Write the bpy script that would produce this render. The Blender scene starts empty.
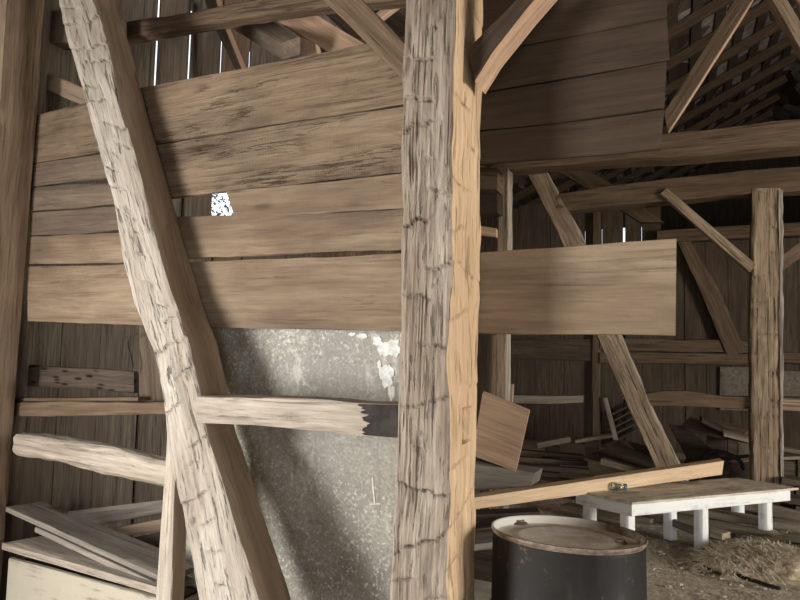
import bpy, bmesh, math, random
from mathutils import Vector, Matrix, noise

random.seed(11)
SC = bpy.context.scene
COL = SC.collection
F = 600.0
EYE = Vector((0, 0, 1.6))
YAW, PITCH, ROLL = math.radians(24.6), math.radians(3.9), math.radians(1.35)

# ------------------------------------------------------------------ camera
cam_d = bpy.data.cameras.new('camera')
cam = bpy.data.objects.new('camera', cam_d)
COL.objects.link(cam)
ROT = (Matrix.Rotation(YAW, 4, 'Z') @ Matrix.Rotation(math.pi / 2 + PITCH, 4, 'X') @ Matrix.Rotation(ROLL, 4, 'Z'))
cam.matrix_world = Matrix.Translation(EYE) @ ROT
cam_d.sensor_width = 36.0
cam_d.lens = F / 800.0 * 36.0
cam_d.clip_start = 0.05
SC.camera = cam


def ray(u, v):
    return (ROT.to_3x3() @ Vector(((u - 400) / F, -(v - 300) / F, -1.0)))


def atY(u, v, Y):
    d = ray(u, v)
    return EYE + d * ((Y - EYE.y) / d.y)


def atX(u, v, X):
    d = ray(u, v)
    return EYE + d * ((X - EYE.x) / d.x)


def atZ(u, v, Z):
    d = ray(u, v)
    return EYE + d * ((Z - EYE.z) / d.z)


# ------------------------------------------------------------------ materials
def srgb(r, g, b):
    f = lambda c: (c / 12.92) if c <= 0.04045 else ((c + 0.055) / 1.055) ** 2.4
    return (f(r / 255), f(g / 255), f(b / 255), 1)


class NT:
    def __init__(self, name):
        self.m = bpy.data.materials.new(name)
        self.m.use_nodes = True
        self.t = self.m.node_tree
        self.t.nodes.clear()
        self.out = self.n('ShaderNodeOutputMaterial')
        self.bsdf = self.n('ShaderNodeBsdfPrincipled')
        self.l(self.bsdf.outputs[0], self.out.inputs[0])

    def n(self, t, **kw):
        nd = self.t.nodes.new(t)
        for k, v in kw.items():
            setattr(nd, k, v)
        return nd

    def l(self, a, b):
        self.t.links.new(a, b)

    def val(self, sock, v):
        if hasattr(v, 'is_output'):
            self.l(v, sock)
        else:
            sock.default_value = v

    def coord(self, rnd=True):
        tc = self.n('ShaderNodeTexCoord')
        if not rnd:
            return tc.outputs['Object']
        oi = self.n('ShaderNodeObjectInfo')
        mu = self.n('ShaderNodeMath', operation='MULTIPLY')
        self.l(oi.outputs['Random'], mu.inputs[0])
        mu.inputs[1].default_value = 53.7
        ad = self.n('ShaderNodeVectorMath', operation='ADD')
        self.l(tc.outputs['Object'], ad.inputs[0])
        self.l(mu.outputs[0], ad.inputs[1])
        return ad.outputs[0]

    def scale(self, v, s):
        m = self.n('ShaderNodeVectorMath', operation='MULTIPLY')
        self.l(v, m.inputs[0])
        m.inputs[1].default_value = s
        return m.outputs[0]

    def noise(self, v, s, detail=4, rough=0.6, dist=0.0):
        nd = self.n('ShaderNodeTexNoise')
        self.l(self.scale(v, s), nd.inputs['Vector'])
        nd.inputs['Scale'].default_value = 1.0
        nd.inputs['Detail'].default_value = detail
        nd.inputs['Roughness'].default_value = rough
        nd.inputs['Distortion'].default_value = dist
        return nd.outputs['Fac']

    def voro(self, v, s, feature='F1', out='Distance'):
        nd = self.n('ShaderNodeTexVoronoi', feature=feature)
        self.l(self.scale(v, s), nd.inputs['Vector'])
        nd.inputs['Scale'].default_value = 1.0
        return nd.outputs[out]

    def ramp(self, f, stops):
        r = self.n('ShaderNodeValToRGB')
        el = r.color_ramp.elements
        while len(el) < len(stops):
            el.new(0.5)
        for e, (p, c) in zip(el, stops):
            e.position = p
            e.color = c if len(c) == 4 else (*c, 1)
        self.l(f, r.inputs[0])
        return r.outputs[0]

    def rng(self, f, a, b, c=0.0, d=1.0):
        r = self.n('ShaderNodeMapRange')
        self.l(f, r.inputs[0])
        r.inputs[1].default_value, r.inputs[2].default_value = a, b
        r.inputs[3].default_value, r.inputs[4].default_value = c, d
        return r.outputs[0]

    def mix(self, f, a, b, mode='MIX'):
        m = self.n('ShaderNodeMix', data_type='RGBA', blend_type=mode)
        self.val(m.inputs[0], f)
        self.val(m.inputs[6], a)
        self.val(m.inputs[7], b)
        return m.outputs[2]

    def math(self, op, a, b=0.0):
        m = self.n('ShaderNodeMath', operation=op)
        self.val(m.inputs[0], a)
        self.val(m.inputs[1], b)
        return m.outputs[0]

    def finish(self, col, rough=0.85, height=None, dist=0.01, strength=0.6, spec=0.25, metal=0.0):
        self.val(self.bsdf.inputs['Base Color'], col)
        self.val(self.bsdf.inputs['Roughness'], rough)
        self.bsdf.inputs['Specular IOR Level'].default_value = spec
        self.val(self.bsdf.inputs['Metallic'], metal)
        if height is not None:
            b = self.n('ShaderNodeBump')
            b.inputs['Strength'].default_value = strength
            b.inputs['Distance'].default_value = dist
            self.l(height, b.inputs['Height'])
            self.l(b.outputs[0], self.bsdf.inputs['Normal'])
        return self.m


def wood(name, light, dark, stain=None, stain_amt=0.35, saw=0.0, knots=0.6, crack=0.5, fib=(5, 90), bump=0.006, worm=0.0, contrast=1.0, worn=None, worn_amt=0.0, desat=0.2, spots=0.0, ckscale=(1.3, 48), mott=0.0):
    """weathered timber: grain runs along local X"""
    ds = lambda c: None if c is None else tuple((q + (0.3 * c[0] + 0.55 * c[1] + 0.15 * c[2] - q) * desat) * k for q, k in zip(c[:3], (1.0, 0.995, 0.985))) + (1,)
    light, dark, stain, worn = ds(light), ds(dark), ds(stain), ds(worn)
    w = NT(name)
    v = w.coord()
    # warp
    warp = w.n('ShaderNodeTexNoise')
    w.l(w.scale(v, (0.9, 3, 3)), warp.inputs['Vector'])
    warp.inputs['Scale'].default_value = 1
    ws = w.scale(warp.outputs['Color'], (0.05, 0.05, 0.05))
    va = w.n('ShaderNodeVectorMath', operation='ADD')
    w.l(v, va.inputs[0]); w.l(ws, va.inputs[1])
    v = va.outputs[0]
    grain = w.noise(v, (1.6, 26, 26), 5, 0.65)
    fine = w.noise(v, (fib[0], fib[1], fib[1]), 3, 0.6)
    broad = w.noise(v, (1.1, 3.2, 3.2), 3, 0.55)
    f = w.math('ADD', w.math('MULTIPLY', grain, 0.6), w.math('MULTIPLY', fine, 0.4))
    lo, hi = 0.5 - 0.16 / contrast, 0.5 + 0.16 / contrast
    col = w.ramp(f, [(lo, dark), (hi, light)])
    if stain is not None:
        sf = w.rng(broad, 0.42, 0.66, 0.0, stain_amt)
        col = w.mix(sf, col, stain)
    if worn is not None:
        wf = w.rng(w.noise(v, (0.7, 4.5, 4.5), 4, 0.6, 0.4), 0.44, 0.62, 0.0, worn_amt)
        wf = w.math('MULTIPLY', wf, w.rng(f, 0.38, 0.62, 0.35, 1.0))
        col = w.mix(wf, col, worn)
    # knots
    if knots > 0:
        kd = w.voro(v, (1.5, 6.0, 6.0))
        kf = w.rng(kd, 0.03, 0.13, knots, 0.0)
        col = w.mix(kf, col, (dark[0] * 0.35, dark[1] * 0.3, dark[2] * 0.28, 1))
    if spots > 0:
        sd_ = w.voro(v, (9, 34, 34))
        col = w.mix(w.rng(sd_, 0.2, 0.38, spots, 0.0), col, (0.006, 0.005, 0.005, 1))
    # checks / cracks
    ck = w.noise(v, (ckscale[0], ckscale[1], ckscale[1]), 4, 0.7)
    cf = w.rng(ck, 0.575, 0.65, 0.0, crack)
    if worm > 0:
        pit = w.noise(v, (5, 60, 60), 5, 0.7, 0.6)
        reg = w.noise(v, (1.6, 6, 6), 3, 0.6)
        wf = w.math('MULTIPLY', w.rng(pit, 0.53, 0.60), w.rng(reg, 0.52, 0.66, 0.0, worm))
        cf = w.math('MAXIMUM', cf, wf)
    col = w.mix(cf, col, (dark[0] * 0.25, dark[1] * 0.22, dark[2] * 0.2, 1))
    ka = w.n('ShaderNodeAttribute', attribute_name='kerf_shade')
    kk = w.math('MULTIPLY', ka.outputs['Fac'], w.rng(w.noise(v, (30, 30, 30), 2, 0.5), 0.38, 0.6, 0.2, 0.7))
    col = w.mix(kk, col, (dark[0] * 0.3, dark[1] * 0.27, dark[2] * 0.25, 1))  # dark lines: shade of grooves finer than the mesh, painted on
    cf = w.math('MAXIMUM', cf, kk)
    if mott > 0:
        mo = w.noise(v, (5, 13, 13), 6, 0.7, 0.5)
        col = w.mix(w.rng(mo, 0.5, 0.66, 0, mott), col, (dark[0] * 0.55, dark[1] * 0.52, dark[2] * 0.5, 1))
        f = w.math('SUBTRACT', f, w.math('MULTIPLY', w.rng(mo, 0.48, 0.7), 0.6 * mott))
    h = w.math('SUBTRACT', w.math('MULTIPLY', f, 0.9), w.math('MULTIPLY', cf, 0.9))
    if saw > 0:
        wv = w.n('ShaderNodeTexWave', wave_type='BANDS', bands_direction='X')
        w.l(w.scale(v, (1, 0.25, 1)), wv.inputs['Vector'])
        wv.inputs['Scale'].default_value = 34
        wv.inputs['Distortion'].default_value = 5.0
        wv.inputs['Detail'].default_value = 2
        wv.inputs['Detail Scale'].default_value = 2.0
        sw = w.math('MULTIPLY', wv.outputs['Fac'], w.rng(broad, 0.35, 0.6, 0.3, 1.0))
        h = w.math('ADD', h, w.math('MULTIPLY', sw, 0.35 * saw))
        col = w.mix(w.math('MULTIPLY', sw, 0.22 * saw), col, light)
    return w.finish(col, 0.88, h, bump, 0.9, 0.15)


M = {}
M['hewn'] = wood('hewn_grey_oak', srgb(180, 167, 146), srgb(128, 114, 96), srgb(140, 118, 92), 0.4, 0, 0.35, 0.6, bump=0.018, contrast=0.9, ckscale=(4.5, 46), mott=0.18, worn=srgb(200, 190, 173), worn_amt=0.5, desat=0.36)
M['hewn_post'] = wood('hewn_post_oak', srgb(168, 149, 123), srgb(106, 88, 70), srgb(116, 93, 72), 0.5, 0, 0.5, 0.42, bump=0.020, contrast=1.0, ckscale=(4.5, 42), mott=0.28, worn=srgb(190, 177, 156), worn_amt=0.6, desat=0.34)
M['tan_face'] = wood('tan_face_oak', srgb(226, 192, 144), srgb(180, 142, 98), srgb(186, 148, 104), 0.6, 0, 0.4, 0.5, bump=0.010, ckscale=(3, 40), mott=0.2, desat=0.25)  # tan of the centre post's right and back faces
M['brown_face'] = wood('brown_sawn_oak', srgb(172, 148, 120), srgb(140, 118, 94), srgb(146, 122, 98), 0.4, 0.2, 0.3, 0.3, bump=0.004)
M['post_dull'] = wood('dull_brown_oak', srgb(172, 148, 120), srgb(112, 93, 74), srgb(130, 106, 84), 0.5, 0.15, 0.35, 0.5, bump=0.006)
M['board'] = wood('barn_board', srgb(146, 123, 96), srgb(112, 92, 70), srgb(88, 71, 56), 0.7, 0.35, 0.8, 0.25, bump=0.005, worm=0.3, mott=0.2, contrast=0.9, worn=srgb(170, 149, 120), worn_amt=0.45)
M['board_grey'] = wood('grey_barn_board', srgb(136, 117, 95), srgb(98, 82, 66), srgb(80, 67, 58), 0.6, 0.3, 0.5, 0.25, bump=0.005, worm=0.4, mott=0.2)
M['board_rot'] = wood('rotted_barn_board', srgb(140, 117, 90), srgb(102, 82, 62), srgb(68, 53, 41), 0.75, 0.4, 0.6, 0.35, bump=0.008, worm=0.8, mott=0.35, contrast=0.9, worn=srgb(158, 138, 110), worn_amt=0.4)
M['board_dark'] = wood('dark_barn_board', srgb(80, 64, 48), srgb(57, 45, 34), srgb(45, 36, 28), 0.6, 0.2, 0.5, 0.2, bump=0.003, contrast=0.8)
M['siding'] = wood('siding_board', srgb(150, 124, 98), srgb(92, 73, 57), srgb(112, 84, 62), 0.6, 0.1, 0.5, 0.3, bump=0.004)
M['siding_b'] = wood('siding_board_grey', srgb(128, 114, 98), srgb(72, 63, 54), srgb(104, 88, 72), 0.7, 0.1, 0.5, 0.4, bump=0.004, contrast=1.3)
M['siding_c'] = wood('siding_board_tan', srgb(164, 128, 92), srgb(104, 78, 55), srgb(92, 70, 54), 0.7, 0.1, 0.6, 0.4, bump=0.004, contrast=1.3)
M['siding_dark'] = wood('dark_siding_board', srgb(104, 88, 70), srgb(60, 49, 38), srgb(72, 56, 42), 0.6, 0.1, 0.3, 0.3, bump=0.004)
M['beam_back'] = wood('old_frame_beam', srgb(128, 104, 78), srgb(80, 63, 46), srgb(88, 69, 50), 0.5, 0.2, 0.4, 0.5, bump=0.008)
M['post_back'] = wood('old_frame_post', srgb(184, 158, 124), srgb(104, 86, 66), srgb(130, 106, 82), 0.5, 0.1, 0.4, 0.8, bump=0.012, worm=0.5)
M['roofwood'] = wood('roof_timber', srgb(124, 99, 73), srgb(80, 63, 46), srgb(84, 66, 49), 0.4, 0.2, 0.3, 0.3, bump=0.004)
M['tan_plank'] = wood('tan_plank', srgb(208, 164, 120), srgb(158, 118, 82), srgb(168, 128, 90), 0.5, 0.2, 0.5, 0.3, bump=0.004, desat=0.32)
M['yellow'] = wood('yellow_beam', srgb(236, 202, 150), srgb(200, 160, 108), srgb(206, 166, 118), 0.5, 0.2, 0.6, 0.3, bump=0.004, desat=0.3)
M['grey_plank'] = wood('grey_plank', srgb(150, 140, 126), srgb(98, 90, 80), srgb(88, 80, 72), 0.5, 0.5, 0.3, 0.35, bump=0.004)
M['pale_plank'] = wood('pale_plank', srgb(182, 165, 140), srgb(122, 105, 85), srgb(120, 104, 86), 0.5, 0.3, 0.4, 0.5, bump=0.006, worm=0.3, worn=srgb(206, 193, 172), worn_amt=0.5, desat=0.36)
M['heap'] = wood('heap_plank', srgb(108, 92, 74), srgb(58, 48, 38), srgb(64, 54, 44), 0.5, 0.4, 0.4, 0.4, bump=0.004)
M['heap_pale'] = wood('pale_heap_plank', srgb(186, 168, 142), srgb(124, 109, 90), srgb(96, 84, 70), 0.5, 0.4, 0.4, 0.4, bump=0.004)
M['mold'] = wood('spotted_dark_plank', srgb(98, 82, 68), srgb(60, 49, 41), srgb(50, 42, 38), 0.6, 0.2, 0.5, 0.4, bump=0.006, spots=0.9)


def mat_paint(name, base, wear, amt=0.5):
    w = NT(name)
    v = w.coord()
    n1 = w.noise(v, (3, 26, 26), 5, 0.7)
    n2 = w.noise(v, (5, 5, 5), 4, 0.6)
    f = w.math('MULTIPLY', w.rng(n1, 0.5, 0.62), w.rng(n2, 0.42, 0.62, 0.0, amt))
    c = w.mix(w.rng(n2, 0.35, 0.7, 0, 0.25), base, (base[0] * .75, base[1] * .74, base[2] * .7, 1))
    c = w.mix(f, c, wear)
    return w.finish(c, 0.7, w.math('SUBTRACT', n1, f), 0.003, 0.6, 0.3)


M['white_paint'] = mat_paint('white_paint', srgb(232, 232, 228), srgb(140, 128, 112), 0.5)
M['dirty_white'] = mat_paint('dirty_whitewash', srgb(164, 156, 140), srgb(96, 85, 70), 1.0)


def mat_top():
    w = NT('worn_table_top')
    v = w.coord()
    n = w.noise(v, (3, 14, 14), 5, 0.65)
    n2 = w.noise(v, (7, 7, 7), 5, 0.7)
    c = w.ramp(n, [(0.35, srgb(158, 144, 122)), (0.62, srgb(214, 202, 182))])
    c = w.mix(w.rng(n2, 0.52, 0.66, 0, 0.6), c, srgb(226, 218, 202))
    c = w.mix(w.rng(n2, 0.42, 0.3, 0, 0.6), c, srgb(110, 94, 74))
    return w.finish(c, 0.85, n2, 0.004, 0.7)


M['table_top'] = mat_top()


def mat_sheet():
    w = NT('mottled_sheet')
    v = w.coord(False)
    n1 = w.noise(v, (3, 3, 3), 5, 0.65, 0.3)
    n2 = w.noise(v, (70, 70, 70), 3, 0.7)
    n3 = w.noise(v, (1.3, 1.3, 1.3), 3, 0.5)
    vo = w.voro(v, (55, 55, 55), out='Color')
    c = w.ramp(n1, [(0.3, srgb(108, 104, 94)), (0.7, srgb(150, 146, 134))])
    bw = w.n('ShaderNodeRGBToBW'); w.l(vo, bw.inputs[0])
    sp = w.math('MULTIPLY', w.rng(n2, 0.5, 0.66), w.rng(bw.outputs[0], 0.35, 0.75, 0.15, 0.85))
    sp = w.math('MULTIPLY', sp, w.rng(n3, 0.35, 0.62, 0.25, 1.0))
    c = w.mix(sp, c, srgb(232, 230, 222))
    bp = w.noise(v, (5, 5, 3), 6, 0.75, 0.4)
    c = w.mix(w.rng(bp, 0.55, 0.68, 0, 0.5), c, srgb(206, 202, 192))
    c = w.mix(w.rng(bp, 0.44, 0.3, 0, 0.5), c, srgb(92, 86, 76))
    c = w.mix(w.rng(n2, 0.44, 0.32, 0, 0.5), c, srgb(84, 78, 68))
    # run-down streaks
    n4 = w.noise(v, (16, 16, 0.9), 3, 0.6)
    c = w.mix(w.rng(n4, 0.52, 0.68, 0, 0.35), c, srgb(112, 98, 80))
    return w.finish(c, w.rng(n1, 0.3, 0.7, 0.5, 0.75), n2, 0.003, 0.5, 0.4)


M['sheet'] = mat_sheet()


def mat_plain(name, c, rough=0.6, metal=0.0, c2=None, sc=6, bump=0.002):
    w = NT(name)
    v = w.coord()
    n = w.noise(v, (sc, sc, sc), 5, 0.65)
    col = w.ramp(n, [(0.35, c2 or (c[0] * .7, c[1] * .7, c[2] * .7, 1)), (0.65, c)])
    return w.finish(col, rough, n, bump, 0.5, 0.4, metal)


M['plaster'] = mat_plain('white_plaster_smear', srgb(212, 212, 206), 0.8, 0, srgb(176, 174, 166), 40)
M['scratch'] = mat_plain('pale_scratch', srgb(196, 192, 182), 0.8, 0, srgb(160, 155, 144), 30)
M['char'] = mat_plain('charred_wood', srgb(56, 48, 42), 0.85, 0, srgb(26, 23, 20), 20, 0.004)
M['iron'] = mat_plain('rusty_iron', srgb(128, 112, 98), 0.6, 0.2, srgb(72, 58, 48), 30)
M['rubber'] = mat_plain('black_rubber', srgb(34, 33, 33), 0.6)


def mat_drum(name):
    w = NT(name)
    v = w.coord(False)
    n1 = w.noise(v, (4, 4, 2), 5, 0.65, 0.6)
    n2 = w.noise(v, (22, 22, 22), 4, 0.7)
    c = w.ramp(n1, [(0.35, srgb(20, 18, 16)), (0.72, srgb(42, 38, 34))])
    c = w.mix(w.rng(n2, 0.62, 0.72, 0, 0.5), c, srgb(108, 100, 92))
    st = w.noise(v, (2.2, 2.2, 1.3), 4, 0.6, 1.2)
    c = w.mix(w.rng(st, 0.56, 0.64, 0, 0.25), c, srgb(96, 89, 82))
    return w.finish(c, w.rng(n1, 0.3, 0.7, 0.5, 0.75), n2, 0.002, 0.6, 0.18)


M['drum'] = mat_drum('black_drum_paint')


def mat_lid():
    w = NT('dusty_drum_lid')
    v = w.coord(False)
    n1 = w.noise(v, (7, 7, 7), 5, 0.65, 0.5)
    n2 = w.noise(v, (40, 40, 40), 3, 0.6)
    c = w.ramp(n1, [(0.32, srgb(184, 178, 166)), (0.6, srgb(226, 220, 208))])
    c = w.mix(w.rng(n2, 0.6, 0.7, 0, 0.4), c, srgb(140, 126, 108))
    c = w.mix(w.rng(w.noise(v, (3, 9, 9), 4, 0.6, 1.5), 0.56, 0.66, 0, 0.45), c, srgb(236, 230, 216))
    return w.finish(c, 0.7, n2, 0.001, 0.4)


M['lid'] = mat_lid()


def mat_rim():
    w = NT('two_tone_rim')
    v = w.coord(False)
    n1 = w.noise(v, (5, 5, 5), 5, 0.6)
    n2 = w.noise(v, (30, 30, 60), 4, 0.7)
    c = w.ramp(n2, [(0.4, srgb(84, 68, 54)), (0.62, srgb(126, 112, 96))])
    # paler along the back left stretch of the rim
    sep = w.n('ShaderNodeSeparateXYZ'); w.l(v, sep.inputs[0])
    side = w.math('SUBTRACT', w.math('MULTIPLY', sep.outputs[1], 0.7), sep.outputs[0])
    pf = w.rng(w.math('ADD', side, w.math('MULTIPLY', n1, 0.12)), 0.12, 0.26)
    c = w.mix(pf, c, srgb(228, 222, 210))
    return w.finish(c, 0.6, n2, 0.001, 0.4, 0.4)


M['rim'] = mat_rim()


def mat_floor():
    w = NT('dirt_floor')
    v = w.coord(False)
    n1 = w.noise(v, (1.5, 1.5, 1.5), 5, 0.6)
    n2 = w.noise(v, (28, 28, 28), 5, 0.75)
    n3 = w.noise(v, (90, 14, 30), 3, 0.7, 1.0)
    c = w.ramp(n1, [(0.35, srgb(172, 158, 140)), (0.65, srgb(208, 195, 176))])
    c = w.mix(w.rng(n2, 0.52, 0.64, 0, 0.8), c, srgb(230, 220, 200))
    c = w.mix(w.rng(n2, 0.46, 0.34, 0, 0.75), c, srgb(106, 94, 80))
    c = w.mix(w.rng(n3, 0.56, 0.64, 0, 0.4), c, srgb(190, 172, 138))
    return w.finish(c, 0.95, w.math('ADD', n2, n1), 0.03, 0.8, 0.1)


M['floor'] = mat_floor()


def mat_straw():
    w = NT('straw')
    tc = w.n('ShaderNodeTexCoord')
    n = w.noise(tc.outputs['Object'], (12, 12, 12), 3, 0.6)
    c = w.ramp(n, [(0.3, srgb(164, 147, 122)), (0.5, srgb(214, 199, 172)), (0.7, srgb(238, 228, 206))])
    return w.finish(c, 0.85, None)


M['straw'] = mat_straw()


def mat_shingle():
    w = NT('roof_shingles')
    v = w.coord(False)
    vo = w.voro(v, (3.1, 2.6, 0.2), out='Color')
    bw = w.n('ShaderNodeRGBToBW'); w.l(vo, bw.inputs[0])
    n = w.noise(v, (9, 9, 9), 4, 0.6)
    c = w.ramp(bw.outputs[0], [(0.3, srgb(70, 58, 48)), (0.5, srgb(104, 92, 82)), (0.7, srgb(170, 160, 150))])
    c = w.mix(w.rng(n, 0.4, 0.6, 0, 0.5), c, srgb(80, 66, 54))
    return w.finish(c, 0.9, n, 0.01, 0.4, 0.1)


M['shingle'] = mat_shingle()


def mat_glass():
    w = NT('clear_glass')
    w.bsdf.inputs['Base Color'].default_value = (0.92, 0.97, 0.96, 1)
    w.bsdf.inputs['Roughness'].default_value = 0.03
    w.bsdf.inputs['Transmission Weight'].default_value = 1.0
    w.bsdf.inputs['IOR'].default_value = 1.45
    return w.m


M['glass'] = mat_glass()
M['leaf'] = mat_plain('pale_leaf', srgb(140, 152, 150), 0.6, 0, srgb(84, 98, 96), 3)
M['panel_grey'] = mat_sheet.__call__() if False else mat_plain('dusty_grey_panel', srgb(128, 120, 106), 0.8, 0, srgb(96, 88, 76), 24, 0.003)


# ------------------------------------------------------------------ mesh helpers
def tag(o, label, cat, group=None, kind=None):
    o['label'] = label
    o['category'] = cat
    if group:
        o['group'] = group
    if kind:
        o['kind'] = kind
    return o


def struct(o, label=None):
    o['kind'] = 'structure'
    if label:
        o['label'] = label
        o['category'] = label.split()[-1]
    return o


def link(name, bm, mats, parent=None, mw=None, smooth=None):
    bmesh.ops.recalc_face_normals(bm, faces=bm.faces[:])
    me = bpy.data.meshes.new(name)
    bm.to_mesh(me)
    bm.free()
    if not isinstance(mats, (list, tuple)):
        mats = [mats]
    for m in mats:
        me.materials.append(m)
    if smooth is not None:
        for p in me.polygons:
            p.use_smooth = True
        try:
            me.set_sharp_from_angle(angle=math.radians(smooth))
        except Exception:
            pass
    o = bpy.data.objects.new(name, me)
    COL.objects.link(o)
    if parent:
        o.parent = parent
        if mw is not None:
            o.matrix_local = parent_inv(parent) @ mw
    elif mw is not None:
        o.matrix_world = mw
    return o


def parent_inv(p):
    return p.matrix_basis.inverted()


def N3(x, y, z):
    return noise.noise(Vector((x, y, z)))


def loft(name, stations, dv, mats, res=0.04, na=5, nd=4, cham=0.006, amp=0.002, notches=(), edge=0.0, seed=None, fmat=(0, 0, 0, 0), parent=None, cuts=None, smooth=40, endjag=0.0, fibre=0.0, bumps=(), kerf_shade=True):
    """stations: list of (A,B) world points along the length on the front face; dv: depth vector (or one per station).
    Builds one closed mesh in a local frame whose X runs along the length."""
    if seed is None:
        seed = random.random() * 100
    mids = [(a + b) * 0.5 for a, b in stations]
    if not isinstance(dv, list):
        dv = [dv] * len(stations)
    ax = (mids[-1] - mids[0]).normalized()
    zz = (-dv[0]).normalized()
    yy = zz.cross(ax).normalized()
    zz = ax.cross(yy).normalized()
    R = Matrix((ax, yy, zz)).transposed()
    MW = Matrix.Translation(mids[0]) @ R.to_4x4()
    MI = MW.inverted()
    cum = [0.0]
    for i in range(1, len(mids)):
        cum.append(cum[-1] + (mids[i] - mids[i - 1]).length)
    L = cum[-1]
    n = max(2, int(math.ceil(L / res)))
    bm = bmesh.new()
    rings = []
    tags = []
    kv = []
    for k in range(n + 1):
        s = L * k / n
        i = 0
        while i < len(cum) - 2 and s > cum[i + 1]:
            i += 1
        t = (s - cum[i]) / max(1e-9, cum[i + 1] - cum[i])
        t = min(1, max(0, t))
        A = stations[i][0].lerp(stations[i + 1][0], t)
        B = stations[i][1].lerp(stations[i + 1][1], t)
        D = dv[i].lerp(dv[i + 1], t)
        ab = (B - A)
        w = ab.length
        c = ab / w
        d = D.length
        dn = D / d
        if edge:
            A = A + c * edge * (N3(s * 2.2, seed, 3) + 0.5 * N3(s * 9, seed, 5))
            B = B + c * edge * (N3(s * 2.2, seed, 13) + 0.5 * N3(s * 9, seed, 15))
            ab = B - A; w = ab.length
        if endjag and (k == 0 or k == n):
            pass
        ch = min(cham, w * 0.2, d * 0.2)
        ring = []
        tg = []
        # front A->B, right side, back B->A, left side
        segs = [(0, na, A + c * ch, B - c * ch, -dn), (1, nd, B + dn * ch, B + D - dn * ch, c),
                (2, max(1, na // 2), B + D - c * ch, A + D + c * ch, dn), (3, nd, A + D - dn * ch, A + dn * ch, -c)]
        for fi, m, P, Q, nrm in segs:
            for j in range(m + 1):
                q = j / m
                p = P.lerp(Q, q)
                sgn = q if fi in (0, 1) else 1 - q
                h = 0.0
                kf = 0.0
                if amp:
                    h = amp * (0.9 * N3(s * 2.0, q * 2 + fi * 7, seed) + 0.6 * N3(s * 7, q * 5 + fi * 7, seed + 9) + 0.55 * N3(s * 3.0, q * 22 + fi * 7, seed + 20))
                for (nf, s0, ln, dp, tilt, c0, c1) in notches:
                    if nf == fi and c0 <= sgn <= c1:
                        dd = s - s0 - tilt * (sgn - 0.5) - 0.02 * N3(sgn * 4, s0 * 9, seed)
                        if -0.02 < dd < 0.02 and kerf_shade:
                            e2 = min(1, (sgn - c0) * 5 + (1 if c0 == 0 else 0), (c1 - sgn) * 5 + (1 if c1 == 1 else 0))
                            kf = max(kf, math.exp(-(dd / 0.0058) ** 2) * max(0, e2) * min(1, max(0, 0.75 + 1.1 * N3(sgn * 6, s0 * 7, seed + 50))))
                        if 0 <= dd < ln:
                            ef = min(1, (sgn - c0) * 6 + (1 if c0 == 0 else 0), (c1 - sgn) * 6 + (1 if c1 == 1 else 0))
                            h -= dp * (1 - dd / ln) * max(0, ef) * (0.75 + 0.5 * N3(sgn * 7, s0 * 5, seed + 3))
                for (bf, bs, bc, br_, bh, bk) in bumps:
                    if bf == fi:
                        q2 = ((s - bs) / br_) ** 2 + ((sgn - bc) * w / br_) ** 2
                        if q2 < 4:
                            g_ = math.exp(-q2 * 1.6)
                            h += bh * g_ * (1 + 0.8 * N3(s * 25, sgn * 12, seed + 60))
                            kf = max(kf, bk * g_)
                if fibre:
                    fz = N3(s * 2.3, q * 13 + fi * 7, seed + 31) + 0.6 * N3(s * 5, q * 27 + fi * 7, seed + 37)
                    h -= fibre * max(0, 1 - abs(fz) * 4.5) * (0.5 + N3(s * 3, q * 3, seed + 41))
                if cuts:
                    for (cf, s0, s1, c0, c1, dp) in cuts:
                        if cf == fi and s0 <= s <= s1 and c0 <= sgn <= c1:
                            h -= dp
                            kf = 0.55  # slot interior darkened: shade of the recess put into the colour
                p = p + nrm * h
                if endjag and (k == 0 or k == n):
                    p = p + ax * endjag * (N3(q * 6 + fi * 3, seed, k) + 0.6 * N3(q * 17 + fi * 3, seed, k + 4))
                ring.append(bm.verts.new(MI @ p))
                kv.append(kf)
                tg.append(fi)
        rings.append(ring)
        tags = tg
    m = len(rings[0])
    for k in range(n):
        for j in range(m):
            j2 = (j + 1) % m
            f = bm.faces.new((rings[k][j], rings[k][j2], rings[k + 1][j2], rings[k + 1][j]))
            f.material_index = fmat[tags[j]]
    for r in (rings[0], rings[-1]):
        f = bm.faces.new(r)
        f.material_index = fmat[2]
    ob = link(name, bm, mats, parent, MW, smooth)
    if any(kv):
        at = ob.data.attributes.new('kerf_shade', 'FLOAT', 'POINT')
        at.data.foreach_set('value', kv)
    return ob


def slab(name, st, Y, d, mats, **kw):
    """st: list of ((uA,vA),(uB,vB)) on the plane Y; the depth d runs away from the camera side"""
    stations = [(atY(a[0], a[1], Y), atY(b[0], b[1], Y)) for a, b in st]
    return loft(name, stations, Vector((0, d, 0)), mats, **kw)


def hboard(name, top, bot, Y, d, mats, **kw):
    """horizontal board: pixel polylines for its top and bottom edges (same count)"""
    return slab(name, list(zip(top, bot)), Y, d, mats, **kw)


def timber(name, P, Q, w, h, mats, up=Vector((0, 0, 1)), **kw):
    """straight timber from P to Q (centre line of its lower side mid), width w sideways, height h along up"""
    ax = (Q - P).normalized()
    side = ax.cross(up).normalized()
    u = side.cross(ax).normalized()
    st = [(P - side * w / 2 + u * h, P + side * w / 2 + u * h), (Q - side * w / 2 + u * h, Q + side * w / 2 + u * h)]
    return loft(name, st, -u * h, mats, **kw)


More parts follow.
